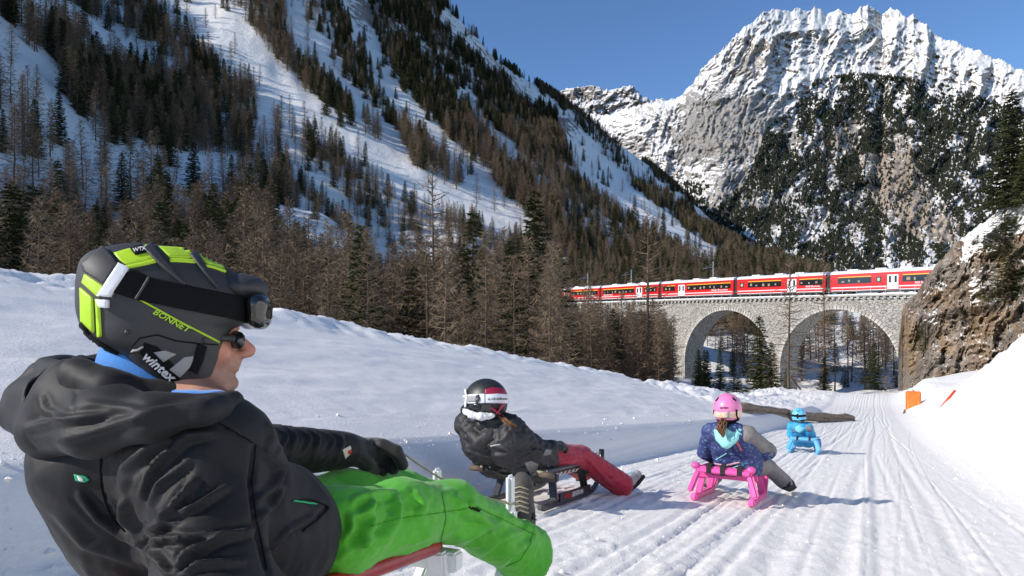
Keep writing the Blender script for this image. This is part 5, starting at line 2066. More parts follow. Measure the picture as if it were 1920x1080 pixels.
    Hd.chain([P(40, 776, 1.27), P(95, 806, 1.17), P(175, 806, 1.08), P(285, 790, 1.04), P(380, 772, 1.05), P(418, 764, 1.11)], [.034, .044, .040, .026, .016, .012], .03)
    Hd.chain([P(40, 772, 1.27), P(46, 745, 1.30), P(78, 702, 1.32), P(120, 688, 1.30)], [.034, .030, .022, .018], .02)
    Hd.chain([P(82, 685, 1.28), P(130, 698, 1.16), P(225, 745, 1.09), P(320, 772, 1.06), P(415, 772, 1.09)], [.016, .018, .016, .013, .011], .025)
    Hd.chain([P(120, 688, 1.30), P(190, 690, 1.33), P(280, 715, 1.36)], [.02, .024, .024], .02)
    Hd.chain([P(60, 740, 1.24), P(120, 745, 1.16), P(200, 776, 1.08), P(300, 784, 1.06)], [.034, .040, .034, .02], .03)
    Hd.chain([P(285, 760, 1.06), P(345, 767, 1.07), P(400, 765, 1.085), P(434, 754, 1.13), P(436, 750, 1.2)], [.018, .019, .018, .016, .016], .02)
    Hd.ell(P(106, 722, 1.20), (.034, .05, .022), None, .012, '-')
    Hd.ell(P(82, 745, 1.19), (.018, .03, .030), None, .012, '-')
    sth = [(z2(pts), amp, w) for pts, amp, w in [([(140, 255), (330, 205), (630, 165)], .010, 6), ([(230, 60), (260, 150), (370, 195)], .008, 6), ([(420, 30), (430, 60), (385, 190)], -.005, 2.2), ([(135, 260), (150, 320), (220, 380)], -.004, 2.5), ([(300, 330), (520, 270), (760, 190), (1080, 120)], .008, 8), ([(480, 110), (800, 150), (1120, 130)], .005, 6)]]
    cloth('hood', Hd, .0055, M_JACKET, man, sth, iters=2)
    # gaiter round the neck
    N_ = SDF()
    N_.chain([HA(-.035, -.075), lerp(HA(-.03, -.10), neck, .4), neck + UP * .0], [.070, .080, .085], .03)
    N_.chain([HA(.03, -.118, .03), HA(.075, -.138, .028)], [.026, .020], .03)
    N_.chain([P(318, 745, 1.13), P(360, 752, 1.11), P(400, 751, 1.11), P(428, 746, 1.14)], [.016, .016, .015, .013], .015)
    cloth('neck_gaiter', N_, .006, M_BLUEF, man, [([(185, 690), (240, 712), (300, 735)], .004, 3), ([(180, 705), (240, 728), (290, 742)], .004, 3)])
    # --- helmet: its side outline swept round the head
    prof = [(158, 494), (176, 478), (200, 470), (232, 462), (262, 459), (300, 461), (340, 466), (385, 480), (425, 500), (452, 520), (470, 545), (482, 575), (478, 596), (466, 606), (440, 618), (424, 636), (414, 660), (404, 692), (394, 718), (380, 736), (350, 742), (318, 738), (292, 724), (262, 698), (234, 668), (205, 654), (182, 640), (162, 618), (152, 590), (150, 555), (152, 520)]
    A0 = np.array([(x - 310) / 1177 for x, y in prof]); B0 = np.array([(600 - y) / 1049 for x, y in prof])
    an = np.unwrap(np.arctan2(B0, A0)); rr = np.hypot(A0, B0)
    order = np.argsort(an)
    nth, nph = 160, 60
    th = np.linspace(an.min(), an.min() + 2 * math.pi, nth, endpoint=False)
    r_ = np.interp(th, np.concatenate([an[order] - 2 * math.pi, an[order], an[order] + 2 * math.pi]), np.tile(rr[order], 3))
    k = np.array([.25, .5, .25])
    r_ = np.convolve(np.concatenate([r_[-2:], r_, r_[:2]]), k, 'same')[2:-2]
    vs, fs = [], []
    w = .118
    for j in range(1, nph):
        ph = -math.pi / 2 + math.pi * j / nph
        cs0, sn = abs(math.cos(ph)), math.copysign(abs(math.sin(ph)) ** .9, math.sin(ph))
        for i in range(nth):
            # the ear flaps hang closer to the head than the crown
            cs = cs0 ** (.74 - .40 * float(sstep(.01, -.07, r_[i] * math.sin(th[i]))))
            lat = w * (1 - .10 * sstep(.02, -.11, r_[i] * math.sin(th[i]) * cs))
            vs.append(HA(r_[i] * math.cos(th[i]) * cs, r_[i] * math.sin(th[i]) * cs, lat * sn))
    for j in range(nph - 2):
        for i in range(nth):
            i2 = (i + 1) % nth
            fs.append((j * nth + i, j * nth + i2, (j + 1) * nth + i2, (j + 1) * nth + i))
    b0 = len(vs); vs.append(HA(0, 0, -w)); vs.append(HA(0, 0, w))
    tri_f = []
    for i in range(nth):
        i2 = (i + 1) % nth
        tri_f.append((b0, i2, i)); tri_f.append((b0 + 1, (nph - 2) * nth + i, (nph - 2) * nth + i2))
    me = mesh_np('helmet', np.array(vs), fs + tri_f)
    bm = bmesh.new(); bm.from_mesh(me); bmesh.ops.recalc_face_normals(bm, faces=bm.faces); bm.to_mesh(me); bm.free()
    hel = obj('helmet', me, M_HELM, man, True)
    HB = BVHTree.FromPolygons([tuple(q) for q in vs], fs + tri_f)
    z7 = lambda p: Z3(p, 140, 450, 3.6)
    def hp(poly, nm, m, off=.003, thick=.007, step=4.0):
        return patch(HB, z7(poly), nm, m, hel, off, thick, step)
    hp([(265, 95), (350, 70), (500, 38), (570, 125), (355, 175), (300, 140)], 'lime_panel', M_LIME)
    hp([(565, 50), (760, 62), (820, 125), (640, 120)], 'lime_panel', M_LIME)
    hp([(820, 98), (930, 122), (1010, 195), (890, 165)], 'lime_panel', M_LIME)
    hp([(1030, 192), (1090, 222), (1145, 300), (1060, 240)], 'lime_panel', M_LIME)
    hp([(75, 232), (200, 312), (162, 385), (58, 290)], 'lime_panel', M_LIME)
    hp([(44, 322), (125, 390), (135, 625), (50, 548)], 'lime_panel', M_LIME)
    for q, wd in (([(345, 188), (460, 165), (572, 138)], 20), ([(640, 140), (730, 142), (825, 150)], 18), ([(880, 172), (950, 188), (1022, 215)], 16), ([(1062, 245), (1105, 275), (1145, 302)], 12), ([(157, 398), (165, 520), (172, 650)], 24)):
        hp(band_poly(q, wd), 'lime_stripe', M_LIME)
    hp(band_poly([(490, 55), (600, 170), (740, 305)], [60, 46, 16]), 'ridge', M_HELM, .007, .012)
    hp(band_poly([(795, 95), (860, 190), (955, 325)], [46, 34, 12]), 'ridge', M_HELM, .006, .011)
    hp(band_poly([(1010, 180), (1060, 250), (1100, 340)], [30, 24, 10]), 'ridge', M_HELM, .006, .011)
    hp([(70, 170), (195, 65), (235, 95), (300, 175), (215, 300), (90, 222)], 'back_cover', M_HELM, .008, .014)
    hp([(378, 72), (455, 45), (485, 95), (412, 112)], 'badge', M_BLACK, .006, .006)
    letter_on(HB, 'WTX', (251, 478), (274, 474), 6, 'badge_lettering', M_LETTERW, hel, off=.0075)
    hp([(305, 180), (370, 205), (250, 388), (180, 380)], 'strap_clip', M_WHITEP, .012, .014)
    hp([(167, 402), (240, 405), (234, 460), (190, 455)], 'strap_clip', M_WHITEP, .010, .012)
    hp([(290, 255), (410, 208), (510, 260), (800, 322), (1240, 412), (1262, 570), (1060, 530), (700, 462), (410, 402), (275, 360)], 'goggle_strap', M_BLACK, .006, .009)
    hp(band_poly([(505, 258), (462, 330), (415, 405)], 16), 'strap_slider', M_HELM, .009, .006)
    hp(band_poly([(445, 406), (700, 545), (970, 690)], 11), 'lime_line', M_LIME, .003, .006)
    letter_on(HB, 'BONNET', (286, 588), (354, 625), 11, 'lettering', M_LIME, hel, off=.0035, shear=.3, bold=.012)
    hp([(470, 690), (560, 720), (720, 900), (700, 985), (600, 940), (440, 760)], 'logo_field', M_BLACK, .002, .006)
    letter_on(HB, 'wintex', (268, 670), (322, 716), 15, 'lettering', M_LETTERW, hel, off=.0045, shear=.25, bold=.016)
    hp([(535, 757), (610, 745), (685, 770), (600, 822)], 'ear_vent', M_GREYP, .003, .006)
    hp([(800, 782), (795, 840), (710, 925), (640, 872), (740, 790)], 'ear_vent', M_GREYP, .003, .006)
    hp(band_poly([(385, 722), (440, 662), (560, 640), (680, 680), (850, 700), (960, 706)], 8), 'ear_flap_edge', M_BLACK, .002, .005)
    hp(band_poly([(858, 708), (835, 800), (795, 890)], 60), 'chin_strap', M_BLACK, .004, .007)
    hp(band_poly([(45, 560), (90, 640), (180, 705), (290, 775)], 34), 'rim_padding', M_BLACK, .004, .010)
    hp(band_poly([(390, 742), (430, 738), (465, 716)], 12), 'strap_loop', M_GREYP, .006, .006)
    for (x, y) in ((238.6, 623), (383, 637.5), (360, 698)):
        p, n = cast(HB, x, y)
        MB().sphere(p, .0045, 10, 6).build('rivet', M_HELM, hel, sm=True)
    # goggles pushed up on the brow, with their vented upper rim
    G = SDF()
    arc = [HA(.160 - 2.2 * s * s, .016, s) for s in np.linspace(-.088, .088, 9)]
    G.chain([q + UP * .012 for q in arc], .019, .012); G.chain([q - UP * .014 for q in arc], .017, .012)
    cloth('goggles', G, .006, M_DGLASS, man, iters=2)
    G = SDF()
    G.ell(HA(.118, .058), (.056, .030, .092), (fd, UP, sd), .02)
    cloth('helmet_visor', G, .006, M_HELM, man, iters=2)
    # sunglasses
    fr = thing_part('sunglasses', man)
    for s in (-1, 1):
        MB().tube([HA(.02, -.030, s * .074), HA(.075, -.030, s * .071), HA(.108, -.033, s * .058)], [.004, .005, .0075], 8).build('temple_arm', M_HELM, fr, sm=True)
    MB().tube([HA(.124, -.032, -.014), HA(.130, -.030, 0), HA(.124, -.032, .014)], .004, 6).build('bridge', M_HELM, fr, sm=True)
    for s in (-1, 1):
        L_ = SDF()
        L_.ell(HA(.117, -.037, s * .036), (.013, .0175, .027), (fd, UP, sd), .01)
        cloth('lens', L_, .004, M_DGLASS, fr, iters=1)
    # --- trousers
    T = SDF()
    T.chain([rh + UP * .026, lerp(rh, rk, .5) + UP * .024, rk], [.084, .076, .070], .04)
    T.chain([rk, lerp(rk, ra, .5) + UP * .005, ra + (ra - rk) * .04], [.073, .068, .076], .035)
    T.chain([lh + UP * .012, lerp(lh, lk, .5) + UP * .012, lk], [.095, .088, .074], .04)
    T.chain([lk, la], [.076, .060], .035)
    T.cap(rh + UP * .026, lh + UP * .01, .084, .09, .04)
    # the hem is cut open below
    dl = (ra - rk) / np.linalg.norm(ra - rk)
    T.cap(ra, ra + dl * .035, .076, .090, .02)
    T.ell(ra + dl * (.046 + .30), (.30, .30, .30), None, .003, '-')
    z3 = lambda p: Z3(p, 560, 720, 3)
    ts = [(z3(p), a * 1.7 if a > 0 else a, w) for p, a, w in [([(290, 660), (400, 625), (540, 605)], .008, 6), ([(300, 760), (380, 720), (420, 640)], .008, 6), ([(410, 800), (560, 755), (800, 722), (1000, 690)], -.005, 2.5), ([(805, 600), (835, 750), (790, 900)], -.005, 2.5),
                                       ([(540, 620), (560, 740), (470, 920)], .009, 8), ([(400, 640), (410, 800), (330, 950)], .009, 8), ([(650, 600), (700, 680), (690, 800)], .006, 8), ([(880, 620), (940, 720), (1010, 770)], .010, 7), ([(960, 660), (1030, 760), (1110, 800)], .009, 7),
                                       ([(900, 880), (1000, 830), (1160, 780)], .009, 8), ([(1000, 960), (1100, 880), (1290, 830)], .010, 8), ([(1120, 1020), (1200, 930), (1340, 880)], .010, 8), ([(1190, 740), (1280, 790), (1345, 860)], .008, 6), ([(220, 980), (330, 900), (500, 860)], .008, 7), ([(600, 900), (700, 860), (780, 830)], .006, 7),
                                       ([(240, 900), (300, 820), (290, 720)], .010, 7), ([(1250, 1060), (1340, 980), (1370, 880)], -.004, 2.5)]]
    tr, TB = cloth('trousers', T, .0065, M_GREEN, man, ts, noise=[(.0045, (.06, .06, .045), 7.7), (.0022, (.02, .02, .014), 3.3)])
    letter_on(TB, 'schöffel', (878, 953), (899, 961), 6, 'lettering', M_BLACK, tr, off=.003, shear=.25)
    # zip pull and tag on the jacket
    jb = [o for o in man.children if o.name.startswith('jacket')][0]
    JB = bvh_of(np.array([q.co for q in jb.data.vertices]), [tuple(p.vertices) for p in jb.data.polygons])
    patch(JB, [(140, 889), (162, 893), (169, 899), (160, 904), (143, 901)], 'green_tag', M_TGREEN, jb, .003, .004, 3)
    patch(JB, [(147, 891), (158, 895), (158, 902), (150, 900)], 'tag_print', M_LETTERW, jb, .005, .003, 3)
    patch(JB, band_poly([(549, 939), (570, 942), (592, 945)], 3), 'pocket_zip', M_TGREEN, jb, .003, .004, 3)
    patch(JB, band_poly([(380, 762), (400, 772), (428, 758)], 3), 'collar_seam', M_BLACK, jb, .003, .004, 3)
    for q in (z2([(572, 300), (568, 430), (565, 560), (590, 660), (640, 770), (700, 830)]), z2([(1440, 340), (1418, 560), (1440, 740), (1500, 1040)]), z2([(1640, 655), (1740, 650), (1830, 680), (1848, 700), (1780, 770), (1700, 830)]), z2([(1180, 190), (1290, 250), (1420, 330)])):
        patch(JB, band_poly(q, 2.0), 'seam', M_BLACK, jb, .0022, .004, 4)
    for q in (z3([(410, 800), (560, 757), (700, 738), (820, 722), (1000, 690)]), z3([(803, 610), (820, 690), (828, 760), (800, 880)]), z3([(1000, 690), (1100, 740), (1230, 800), (1330, 850)]), [(948, 1062), (975, 1050), (994, 1020), (1002, 985)]):
        patch(TB, band_poly(q, 1.3), 'seam', M_TSEAM, tr, .0016, .004, 4)
    # --- glove (left) with cuff badge, glove (right)
    Gl = SDF()
    hand(lerp(le, lw, .86), lkn, lf, lth, add=.007, SS=Gl)
    Gl.cap(lerp(le, lw, .80), lw, .050, .042, .02)
    gl, GB = cloth('glove', Gl, .005, M_GLOVE, man, [([(660, 815), (664, 840), (656, 872)], -.005, 3), ([(690, 822), (700, 845)], .004, 4), ([(676, 850), (690, 862), (700, 870)], .004, 4)], iters=2)
    patch(GB, [(641, 843), (655, 836), (660, 847), (646, 860)], 'cuff_badge', mat('badge_cream', (.66, .56, .46), .7), gl, .003, .004, 3)
    patch(GB, [(650, 846), (656, 843), (657, 848), (652, 851)], 'cuff_print', M_REDP, gl, .005, .003, 2)
    Gr = SDF()
    hand(lerp(re, rw, .86), rkn, rf, [rw - Rm * .03, rw - Rm * .045 + Fm * .03, rw - Rm * .04 + Fm * .06], add=.007, SS=Gr)
    cloth('glove', Gr, .007, M_GLOVE, man)
    # --- boots
    B = SDF()
    B.cap(la - UP * .0, la + np.array([.0, .05, .035]), .052, .046, .03)
    B.cap(la + np.array([.012, .04, -.02]), lt, .046, .040, .03)
    B.cap(lt, lt + np.array([.002, .03, .02]), .038, .030, .02)
    bt, BB = cloth('boot', B, .005, M_BOOT, man, iters=2)
    for q in range(6):
        y = 913 + q * 9
        patch(BB, band_poly([(962, y + 4), (975, y), (990, y + 5)], 2.2), 'lace', M_LACE, bt, .004, .005, 3)
    patch(BB, band_poly([(1004, 915), (1007, 945), (1000, 975)], 8), 'sole', M_SOLE, bt, .006, .01, 4)
    B = SDF()
    B.cap(ra + UP * .0, ra + Fm * .05 - UP * .04, .050, .046, .03)
    B.cap(ra + Fm * .05 - UP * .04, rt, .046, .038, .03)
    cloth('boot', B, .007, M_BOOT, man)
    # --- sledge under him
    hd = math.radians(24)
    org = np.array([-.385, 1.545, 0.0])
    u_, v_ = to_uv(org[0], org[1]); org[2] = road_z(u_) + .03
    sl, A = sledge('sledge', org, hd, 'white wooden sledge with red padded rails under the adult in green trousers', 1.16, .262, .33, (M_SWHITE, M_SWHITE, M_SRED, M_SWHITE), False, 'slat', rail_end=.155, horn_h=.36)
    # flat white horns that the cord is tied to, and the cord itself running to the glove
    tips = []
    for s in (-1, 1):
        e = A(s * .131 * .98, 1.16 * .53, .335)
        MB().bar(e, e + UP * .13, .036, .020, Rm).build('horn', M_SWHITE, sl, bevel=.008)
        tips.append(e + UP * .045)
    for tip, h in ((tips[0], P(702, 880, 1.84)), (tips[1], P(758, 852, 1.80))):
        pts = [lerp(h, tip, t) - UP * .025 * math.sin(math.pi * t) for t in np.linspace(0, 1, 9)]
        MB().tube(pts, .0028, 6).build('rein', M_CORD, sl, sm=True)
        MB().tube([tip - Rm * .028, tip + Fm * .016, tip + Rm * .028, tip - Fm * .016, tip - Rm * .028], .0032, 6).build('knot', M_CORD, sl, sm=True)
    return man
MAN = adult()
# ------------------------------------------------------------------ the three riders ahead
M_RED2 = mat('crimson_ski_fabric', (.36, .008, .030), .6, var=.12, vscale=8, sheen=.15)
M_WJACK = mat('black_shell_jacket', (.016, .016, .018), .6, bump=.2, bscale=120, bdist=.004)
M_HAIR = mat('brown_hair', (.16, .075, .03), .55, var=.5, vscale=60, stretch=(4, 4, .6))
M_WHELM = mat('black_helmet', (.018, .018, .019), .45)
M_CRIM = mat('crimson_plastic', (.30, .01, .05), .45)
M_FUR = mat('white_fleece', (.72, .72, .74), .95, bump=.8, bscale=120, bdist=.006)
M_PHELM = mat('pink_helmet', (.78, .22, .46), .4, coat=.15)
M_BHELM = mat('blue_helmet', (.14, .52, .78), .4, coat=.15)
M_GREYF = mat('grey_ski_fabric', (.20, .19, .18), .7, var=.15, vscale=12)
M_TEAL = mat('turquoise_fabric', (.30, .70, .68), .75, var=.12, vscale=15)
M_BLUEJ = mat('blue_ski_suit', (.035, .32, .60), .65, var=.14, vscale=9)
M_CORAL = mat('coral_tape', (.75, .16, .14), .6)
M_PALE = mat('pale_strap', (.82, .74, .66), .7, col2=(.80, .38, .16), vscale=70)

def print_mat():
    """navy fabric with a small turquoise and violet print"""
    m = bpy.data.materials.new('printed_navy')
    m.use_nodes = True
    nt = m.node_tree
    b = nt.nodes['Principled BSDF']
    b.inputs['Roughness'].default_value = .7
    tc = nd(nt, 'ShaderNodeTexCoord')
    vo = nd(nt, 'ShaderNodeTexVoronoi', i_Scale=38.0, distance='MANHATTAN')
    nt.links.new(tc.outputs['Object'], vo.inputs['Vector'])
    rp = nd(nt, 'ShaderNodeValToRGB')
    e = rp.color_ramp.elements
    e[0].position, e[0].color = 0.0, (.09, .34, .48, 1)
    e[1].position, e[1].color = 1.0, (.03, .05, .17, 1)
    for p, c in ((.22, (.03, .05, .16, 1)), (.34, (.10, .36, .50, 1)), (.46, (.025, .04, .14, 1)), (.62, (.09, .07, .22, 1)), (.78, (.02, .05, .15, 1))):
        q = e.new(p); q.color = c
    nt.links.new(vo.outputs['Distance'], rp.inputs[0])
    nt.links.new(rp.outputs[0], b.inputs['Base Color'])
    return m
M_PRINT = print_mat()

def rider(loc, label, j, c, h):
    """j: joints; c: cloth materials and sizes. Body is one surface; clothes, helmet, hair are children"""
    root = thing('person', loc, label, 'person')
    k = c['k']                      # size against an adult
    nk, pel, hd_ = j['neck'], j['pel'], j['head']
    face = np.asarray(j['face'], float); face /= np.linalg.norm(face)
    side = np.cross(face, UP)
    rx = j['right']
    hip = {1: pel + rx * .085 * k, -1: pel - rx * .085 * k}
    S = SDF()
    r = c['hr']
    S.ell(hd_, (r * 1.0, r * 1.12, r * .86), (face, UP, side), .02)
    S.ell(hd_ + face * r * .45 - UP * r * .5, (r * .62, r * .72, r * .6), (face, UP, side), .02)
    S.cap(hd_ + face * r * .85 - UP * r * .2, hd_ + face * r * 1.08 - UP * r * .48, .010 * k, .013 * k, .012)
    for s in (-1, 1):
        S.ell(hd_ + face * r * .80 + side * s * r * .34 - UP * r * .16, (.010 * k, .008 * k, .012 * k), (face, UP, side), .006)
    S.cap(hd_ + face * r * .92 - UP * r * .82 - side * .02 * k, hd_ + face * r * .92 - UP * r * .82 + side * .02 * k, .008 * k, .008 * k, .008)
    S.cap(hd_ - UP * r * .7, nk, .052 * k, .058 * k, .03)
    for s in (-1, 1):
        S.chain([nk + rx * .08 * k * s - UP * .05 * k, lerp(nk, pel, .5) + rx * .08 * k * s + c.get('bulge', 0) * c['back'], hip[s]], [.075 * k, .09 * k, .09 * k], .04)
        a = j['arm'][s]
        S.cap(nk - UP * .03 * k, a[0], .05 * k, .045 * k, .03)
        S.chain(a[:3], [.045 * k, .038 * k, .028 * k], .02)
        hnd = a[3] - a[2]; hnd /= np.linalg.norm(hnd)
        S.cap(a[2], a[3], .028 * k, .032 * k, .012)
        sw = np.cross(hnd, UP); sw /= np.linalg.norm(sw)
        for q, ln in zip((-.026, -.009, .009, .026), (.9, 1.05, 1.0, .8)):
            b0 = a[3] + sw * q * k + hnd * .02 * k
            S.chain([b0, b0 + hnd * .028 * k * ln - UP * .010 * k, b0 + hnd * .022 * k * ln - UP * .038 * k], [.0105 * k, .0100 * k, .0090 * k], .006)
        S.chain([a[2] + sw * .03 * k, a[2] + sw * .045 * k + hnd * .03 * k, a[2] + sw * .035 * k + hnd * .06 * k - UP * .015 * k], [.013 * k, .012 * k, .010 * k], .006)
        l = j['leg'][s]
        S.chain([hip[s], l[0], l[1]], [.078 * k, .055 * k, .032 * k], .03)
        S.cap(l[1], lerp(l[1], l[2], .8), .030 * k, .022 * k, .015)
    v, f = S.mesh(h, 'body', 2)
    obj('body', mesh_np('body', v, f), M_SKIN if 'skin' not in c else c['skin'], root, True)
    # clothes
    J = SDF()
    cl = .030 * k
    fw = c.get('fat', 1.0)
    for s in (-1, 1):
        J.chain([nk + rx * .08 * k * s - UP * .045 * k, lerp(nk, pel, .42) + rx * .095 * k * s + c.get('bulge', 0) * c['back'], lerp(nk, pel, .80) + rx * .10 * k * s + c.get('bulge', 0) * c['back'], lerp(nk, pel, 1.02) + rx * .09 * k * s], [.088 * k * fw, .115 * k * fw, .122 * k * fw, .115 * k * fw], .05)
        a = j['arm'][s]
        J.cap(nk - UP * .04 * k, a[0], .066 * k, .070 * k, .04)
        if not (s == 1 and c.get('sleeve')):
            J.chain([a[0], a[1], a[2] - (a[2] - a[1]) * .08], [.072 * k * fw, .064 * k * fw, .050 * k], .025)
    hb = c['back']
    hood = nk + hb * .07 * k - UP * .045 * k
    J.chain([nk + rx * .09 * k - UP * .0 * k, nk + hb * .075 * k + rx * .05 * k + UP * .012 * k, nk + hb * .075 * k - rx * .05 * k + UP * .012 * k, nk - rx * .09 * k], [.032 * k] * 4, .03)
    jk, JB = cloth('jacket', J, h, c['jacket'], root, c.get('strokes', ()), noise=[(.011 * k, (.055 * k, .055 * k, .04 * k), 2.2), (.004 * k, (.02, .02, .02), 8.0)], iters=2)
    if c.get('sleeve'):
        a = j['arm'][1]
        Q = SDF().chain([lerp(nk, a[0], .55), a[0], a[1], a[2] - (a[2] - a[1]) * .08], [.060 * k, .073 * k * fw, .066 * k * fw, .052 * k], .025)
        cloth('sleeve', Q, h, c['sleeve'], root, noise=[(.010 * k, (.035, .035, .05), 5.0)], iters=2)
        Q = SDF().chain([lerp(a[0], a[1], .80) - UP * .016, a[1] - UP * .012, lerp(a[1], a[2], .8) - UP * .010], [.064 * k * fw, .066 * k * fw, .052 * k], .02)
        cloth('sleeve_underside', Q, h, c['jacket'], root, iters=2)
    Hh = SDF()
    hs = c.get('hoods', 1.0) * k
    Hh.chain([nk + hb * .05 * k + rx * .10 * hs - UP * .005 * k, nk + hb * .09 * hs + rx * .05 * hs - UP * .07 * hs, nk + hb * .10 * hs - UP * .11 * hs, nk + hb * .09 * hs - rx * .05 * hs - UP * .07 * hs, nk + hb * .05 * k - rx * .10 * hs - UP * .005 * k], [.030 * k, .040 * k, .046 * k, .040 * k, .030 * k], .03)
    Hh.chain([nk + hb * .06 * k + rx * .07 * k + UP * .01 * k, nk + hb * .095 * k - UP * .01, nk + hb * .06 * k - rx * .07 * k + UP * .01 * k], [.026 * k, .03 * k, .026 * k], .03)
    cloth('hood', Hh, h, c['hood'], root, noise=[(.006 * k, (.035 * k, .035 * k, .05 * k), 4.4)], iters=2)
    T = SDF()
    for s in (-1, 1):
        l = j['leg'][s]
        T.chain([hip[s], lerp(hip[s], l[0], .5) + UP * .006, l[0]], [.108 * k, .098 * k, .080 * k], .04)
        T.chain([l[0], l[1] + (l[1] - l[0]) * .02], [.080 * k, c.get('hem', .074) * k], .03)
    T.cap(hip[1], hip[-1], .108 * k, .108 * k, .05)
    for s in (-1, 1):
        l = j['leg'][s]
        T.ell(l[1] + (l[1] - l[0]) * .26, (.055 * k, .055 * k, .055 * k), None, .01, '-')
    tr, TB = cloth('trousers', T, h, c['trousers'], root, c.get('tstrokes', ()), noise=[(.006 * k, (.05, .05, .05), 6.1)], iters=2)
    for s in (-1, 1):
        a = j['arm'][s]
        G = SDF()
        hnd = a[3] - a[2]; hnd /= np.linalg.norm(hnd)
        sw = np.cross(hnd, UP); sw /= np.linalg.norm(sw)
        G.cap(lerp(a[1], a[2], .86), a[2], .046 * k, .040 * k, .02)
        G.cap(a[2], a[3], .036 * k, .040 * k, .012)
        for q, ln in zip((-.028, -.010, .010, .028), (.9, 1.05, 1.0, .8)):
            b0 = a[3] + sw * q * k + hnd * .02 * k
            G.chain([b0, b0 + hnd * .030 * k * ln - UP * .010 * k, b0 + hnd * .024 * k * ln - UP * .040 * k], [.0155 * k, .0145 * k, .013 * k], .004)
        G.chain([a[2] + sw * .032 * k, a[2] + sw * .050 * k + hnd * .03 * k, a[2] + sw * .040 * k + hnd * .062 * k - UP * .015 * k], [.019 * k, .017 * k, .014 * k], .006)
        cloth('glove', G, max(.0055, h * .8), c['glove'], root, iters=1)
        l = j['leg'][s]
        toe = l[2] - l[1]; L = np.linalg.norm(toe); toe = toe / L
        sh = l[0] - l[1]; sh /= np.linalg.norm(sh)
        dn = -(sh - toe * (sh @ toe)); dn /= np.linalg.norm(dn) + 1e-9       # towards the sole
        B = SDF()
        bk_ = c.get('bootk', 1.0)
        B.cap(l[1] + sh * .05 * k, l[1] + toe * .02 * k, .052 * k * bk_, .054 * k * bk_, .02)
        B.chain([l[1] + dn * .020 * k - toe * .03 * k, l[1] + toe * L * .5 + dn * .022 * k, l[2] + dn * .03 * k], [.048 * k * bk_, .050 * k * bk_, .038 * k * bk_], .025)
        bt, BB = cloth('boot', B, max(.005, h * .7), c['boot'], root, iters=2)
        sp = [l[1] - toe * .055 * k + dn * .070 * k, l[1] + toe * L * .35 + dn * .074 * k, l[1] + toe * L * .75 + dn * .072 * k, l[2] + toe * .035 * k + dn * .056 * k]
        MB().ribbon(sp, .092 * k, .026 * k, np.cross(toe, dn)).build('sole', c.get('sole', M_SOLE), bt, bevel=.004)
        if c.get('laces'):
            xs = np.cross(toe, dn)
            for q in range(5):
                p = l[1] + toe * L * (.25 + .13 * q) - dn * (.030 - .003 * q) * k
                MB().tube([p - xs * .022 * k, p - dn * .006, p + xs * .022 * k], .0035, 6).build('lace', c['laces'], bt)
    # helmet: a round shell, cut low at the nape, open at the face
    vs, fs = [], []
    nu, nv = 40, 20
    hr = c['hel']
    hc = hd_ + UP * r * .18 - face * r * .06
    for i in range(nv + 1):
        t = i / nv
        for q in range(nu):
            a = 2 * math.pi * q / nu
            fr_ = math.cos(a)                                    # 1 at the face
            low = math.radians(np.interp(fr_, [-1, -.3, .25, .55, 1], [c.get('nape', 128), 132, 132, 100, 82]))
            th = t * low
            st_, ct_ = math.sin(th), math.cos(th)
            rad = hr * (1 + .03 * math.cos(2 * a))
            vs.append(hc + face * rad * 1.06 * st_ * math.cos(a) + side * rad * .93 * st_ * math.sin(a) + UP * hr * (1.03 if ct_ > 0 else 1.18) * ct_)
    for i in range(nv):
        for q in range(nu):
            q2 = (q + 1) % nu
            fs.append((i * nu + q, (i + 1) * nu + q, (i + 1) * nu + q2, i * nu + q2))
    n0 = len(vs)
    for q in range(nu):                                           # turned-in edge
        vs.append(lerp(vs[nv * nu + q], hc - UP * hr * .3, .16))
    for q in range(nu):
        q2 = (q + 1) % nu
        fs.append((nv * nu + q, n0 + q, n0 + q2, nv * nu + q2))
    me = mesh_np('helmet', np.array(vs), fs)
    bm = bmesh.new(); bm.from_mesh(me); bmesh.ops.remove_doubles(bm, verts=bm.verts, dist=1e-5); bmesh.ops.recalc_face_normals(bm, faces=bm.faces); bm.to_mesh(me); bm.free()
    hel = obj('helmet', me, c['helmet'], root, True)
    HB = BVHTree.FromPolygons([tuple(q) for q in vs], fs)
    return root, dict(hel=hel, HB=HB, jk=jk, JB=JB, tr=tr, TB=TB, hc=hc, hr=hr, face=face, side=side)

def hair(name, pts, rad, root, h, m=M_HAIR):
    """a tail of hair: many thin locks following one line, spreading as the radii say"""
    r = np.random.default_rng(len(pts) * 7)
    pts = [np.asarray(p, float) for p in pts]
    t = np.linspace(0, 1, len(pts)); tt = np.linspace(0, 1, 9)
    line = np.stack([np.interp(tt, t, [p[i] for p in pts]) for i in range(3)], 1)
    rr = np.interp(tt, t, rad)
    mb = MB()
    for k in range(80):
        o = r.normal(size=3); o /= np.linalg.norm(o)
        o *= r.random() ** .4
        w = r.normal(size=3) * .15
        end = r.integers(6, 9)
        q = [line[i] + o * rr[i] + w * rr[i] * math.sin(i * .9 + k) for i in range(end + 1)]
        mb.tube(q, [.0050 - .0004 * i for i in range(end + 1)], 4)
    o_ = mb.build(name, m, root, sm=True)
    return o_, None

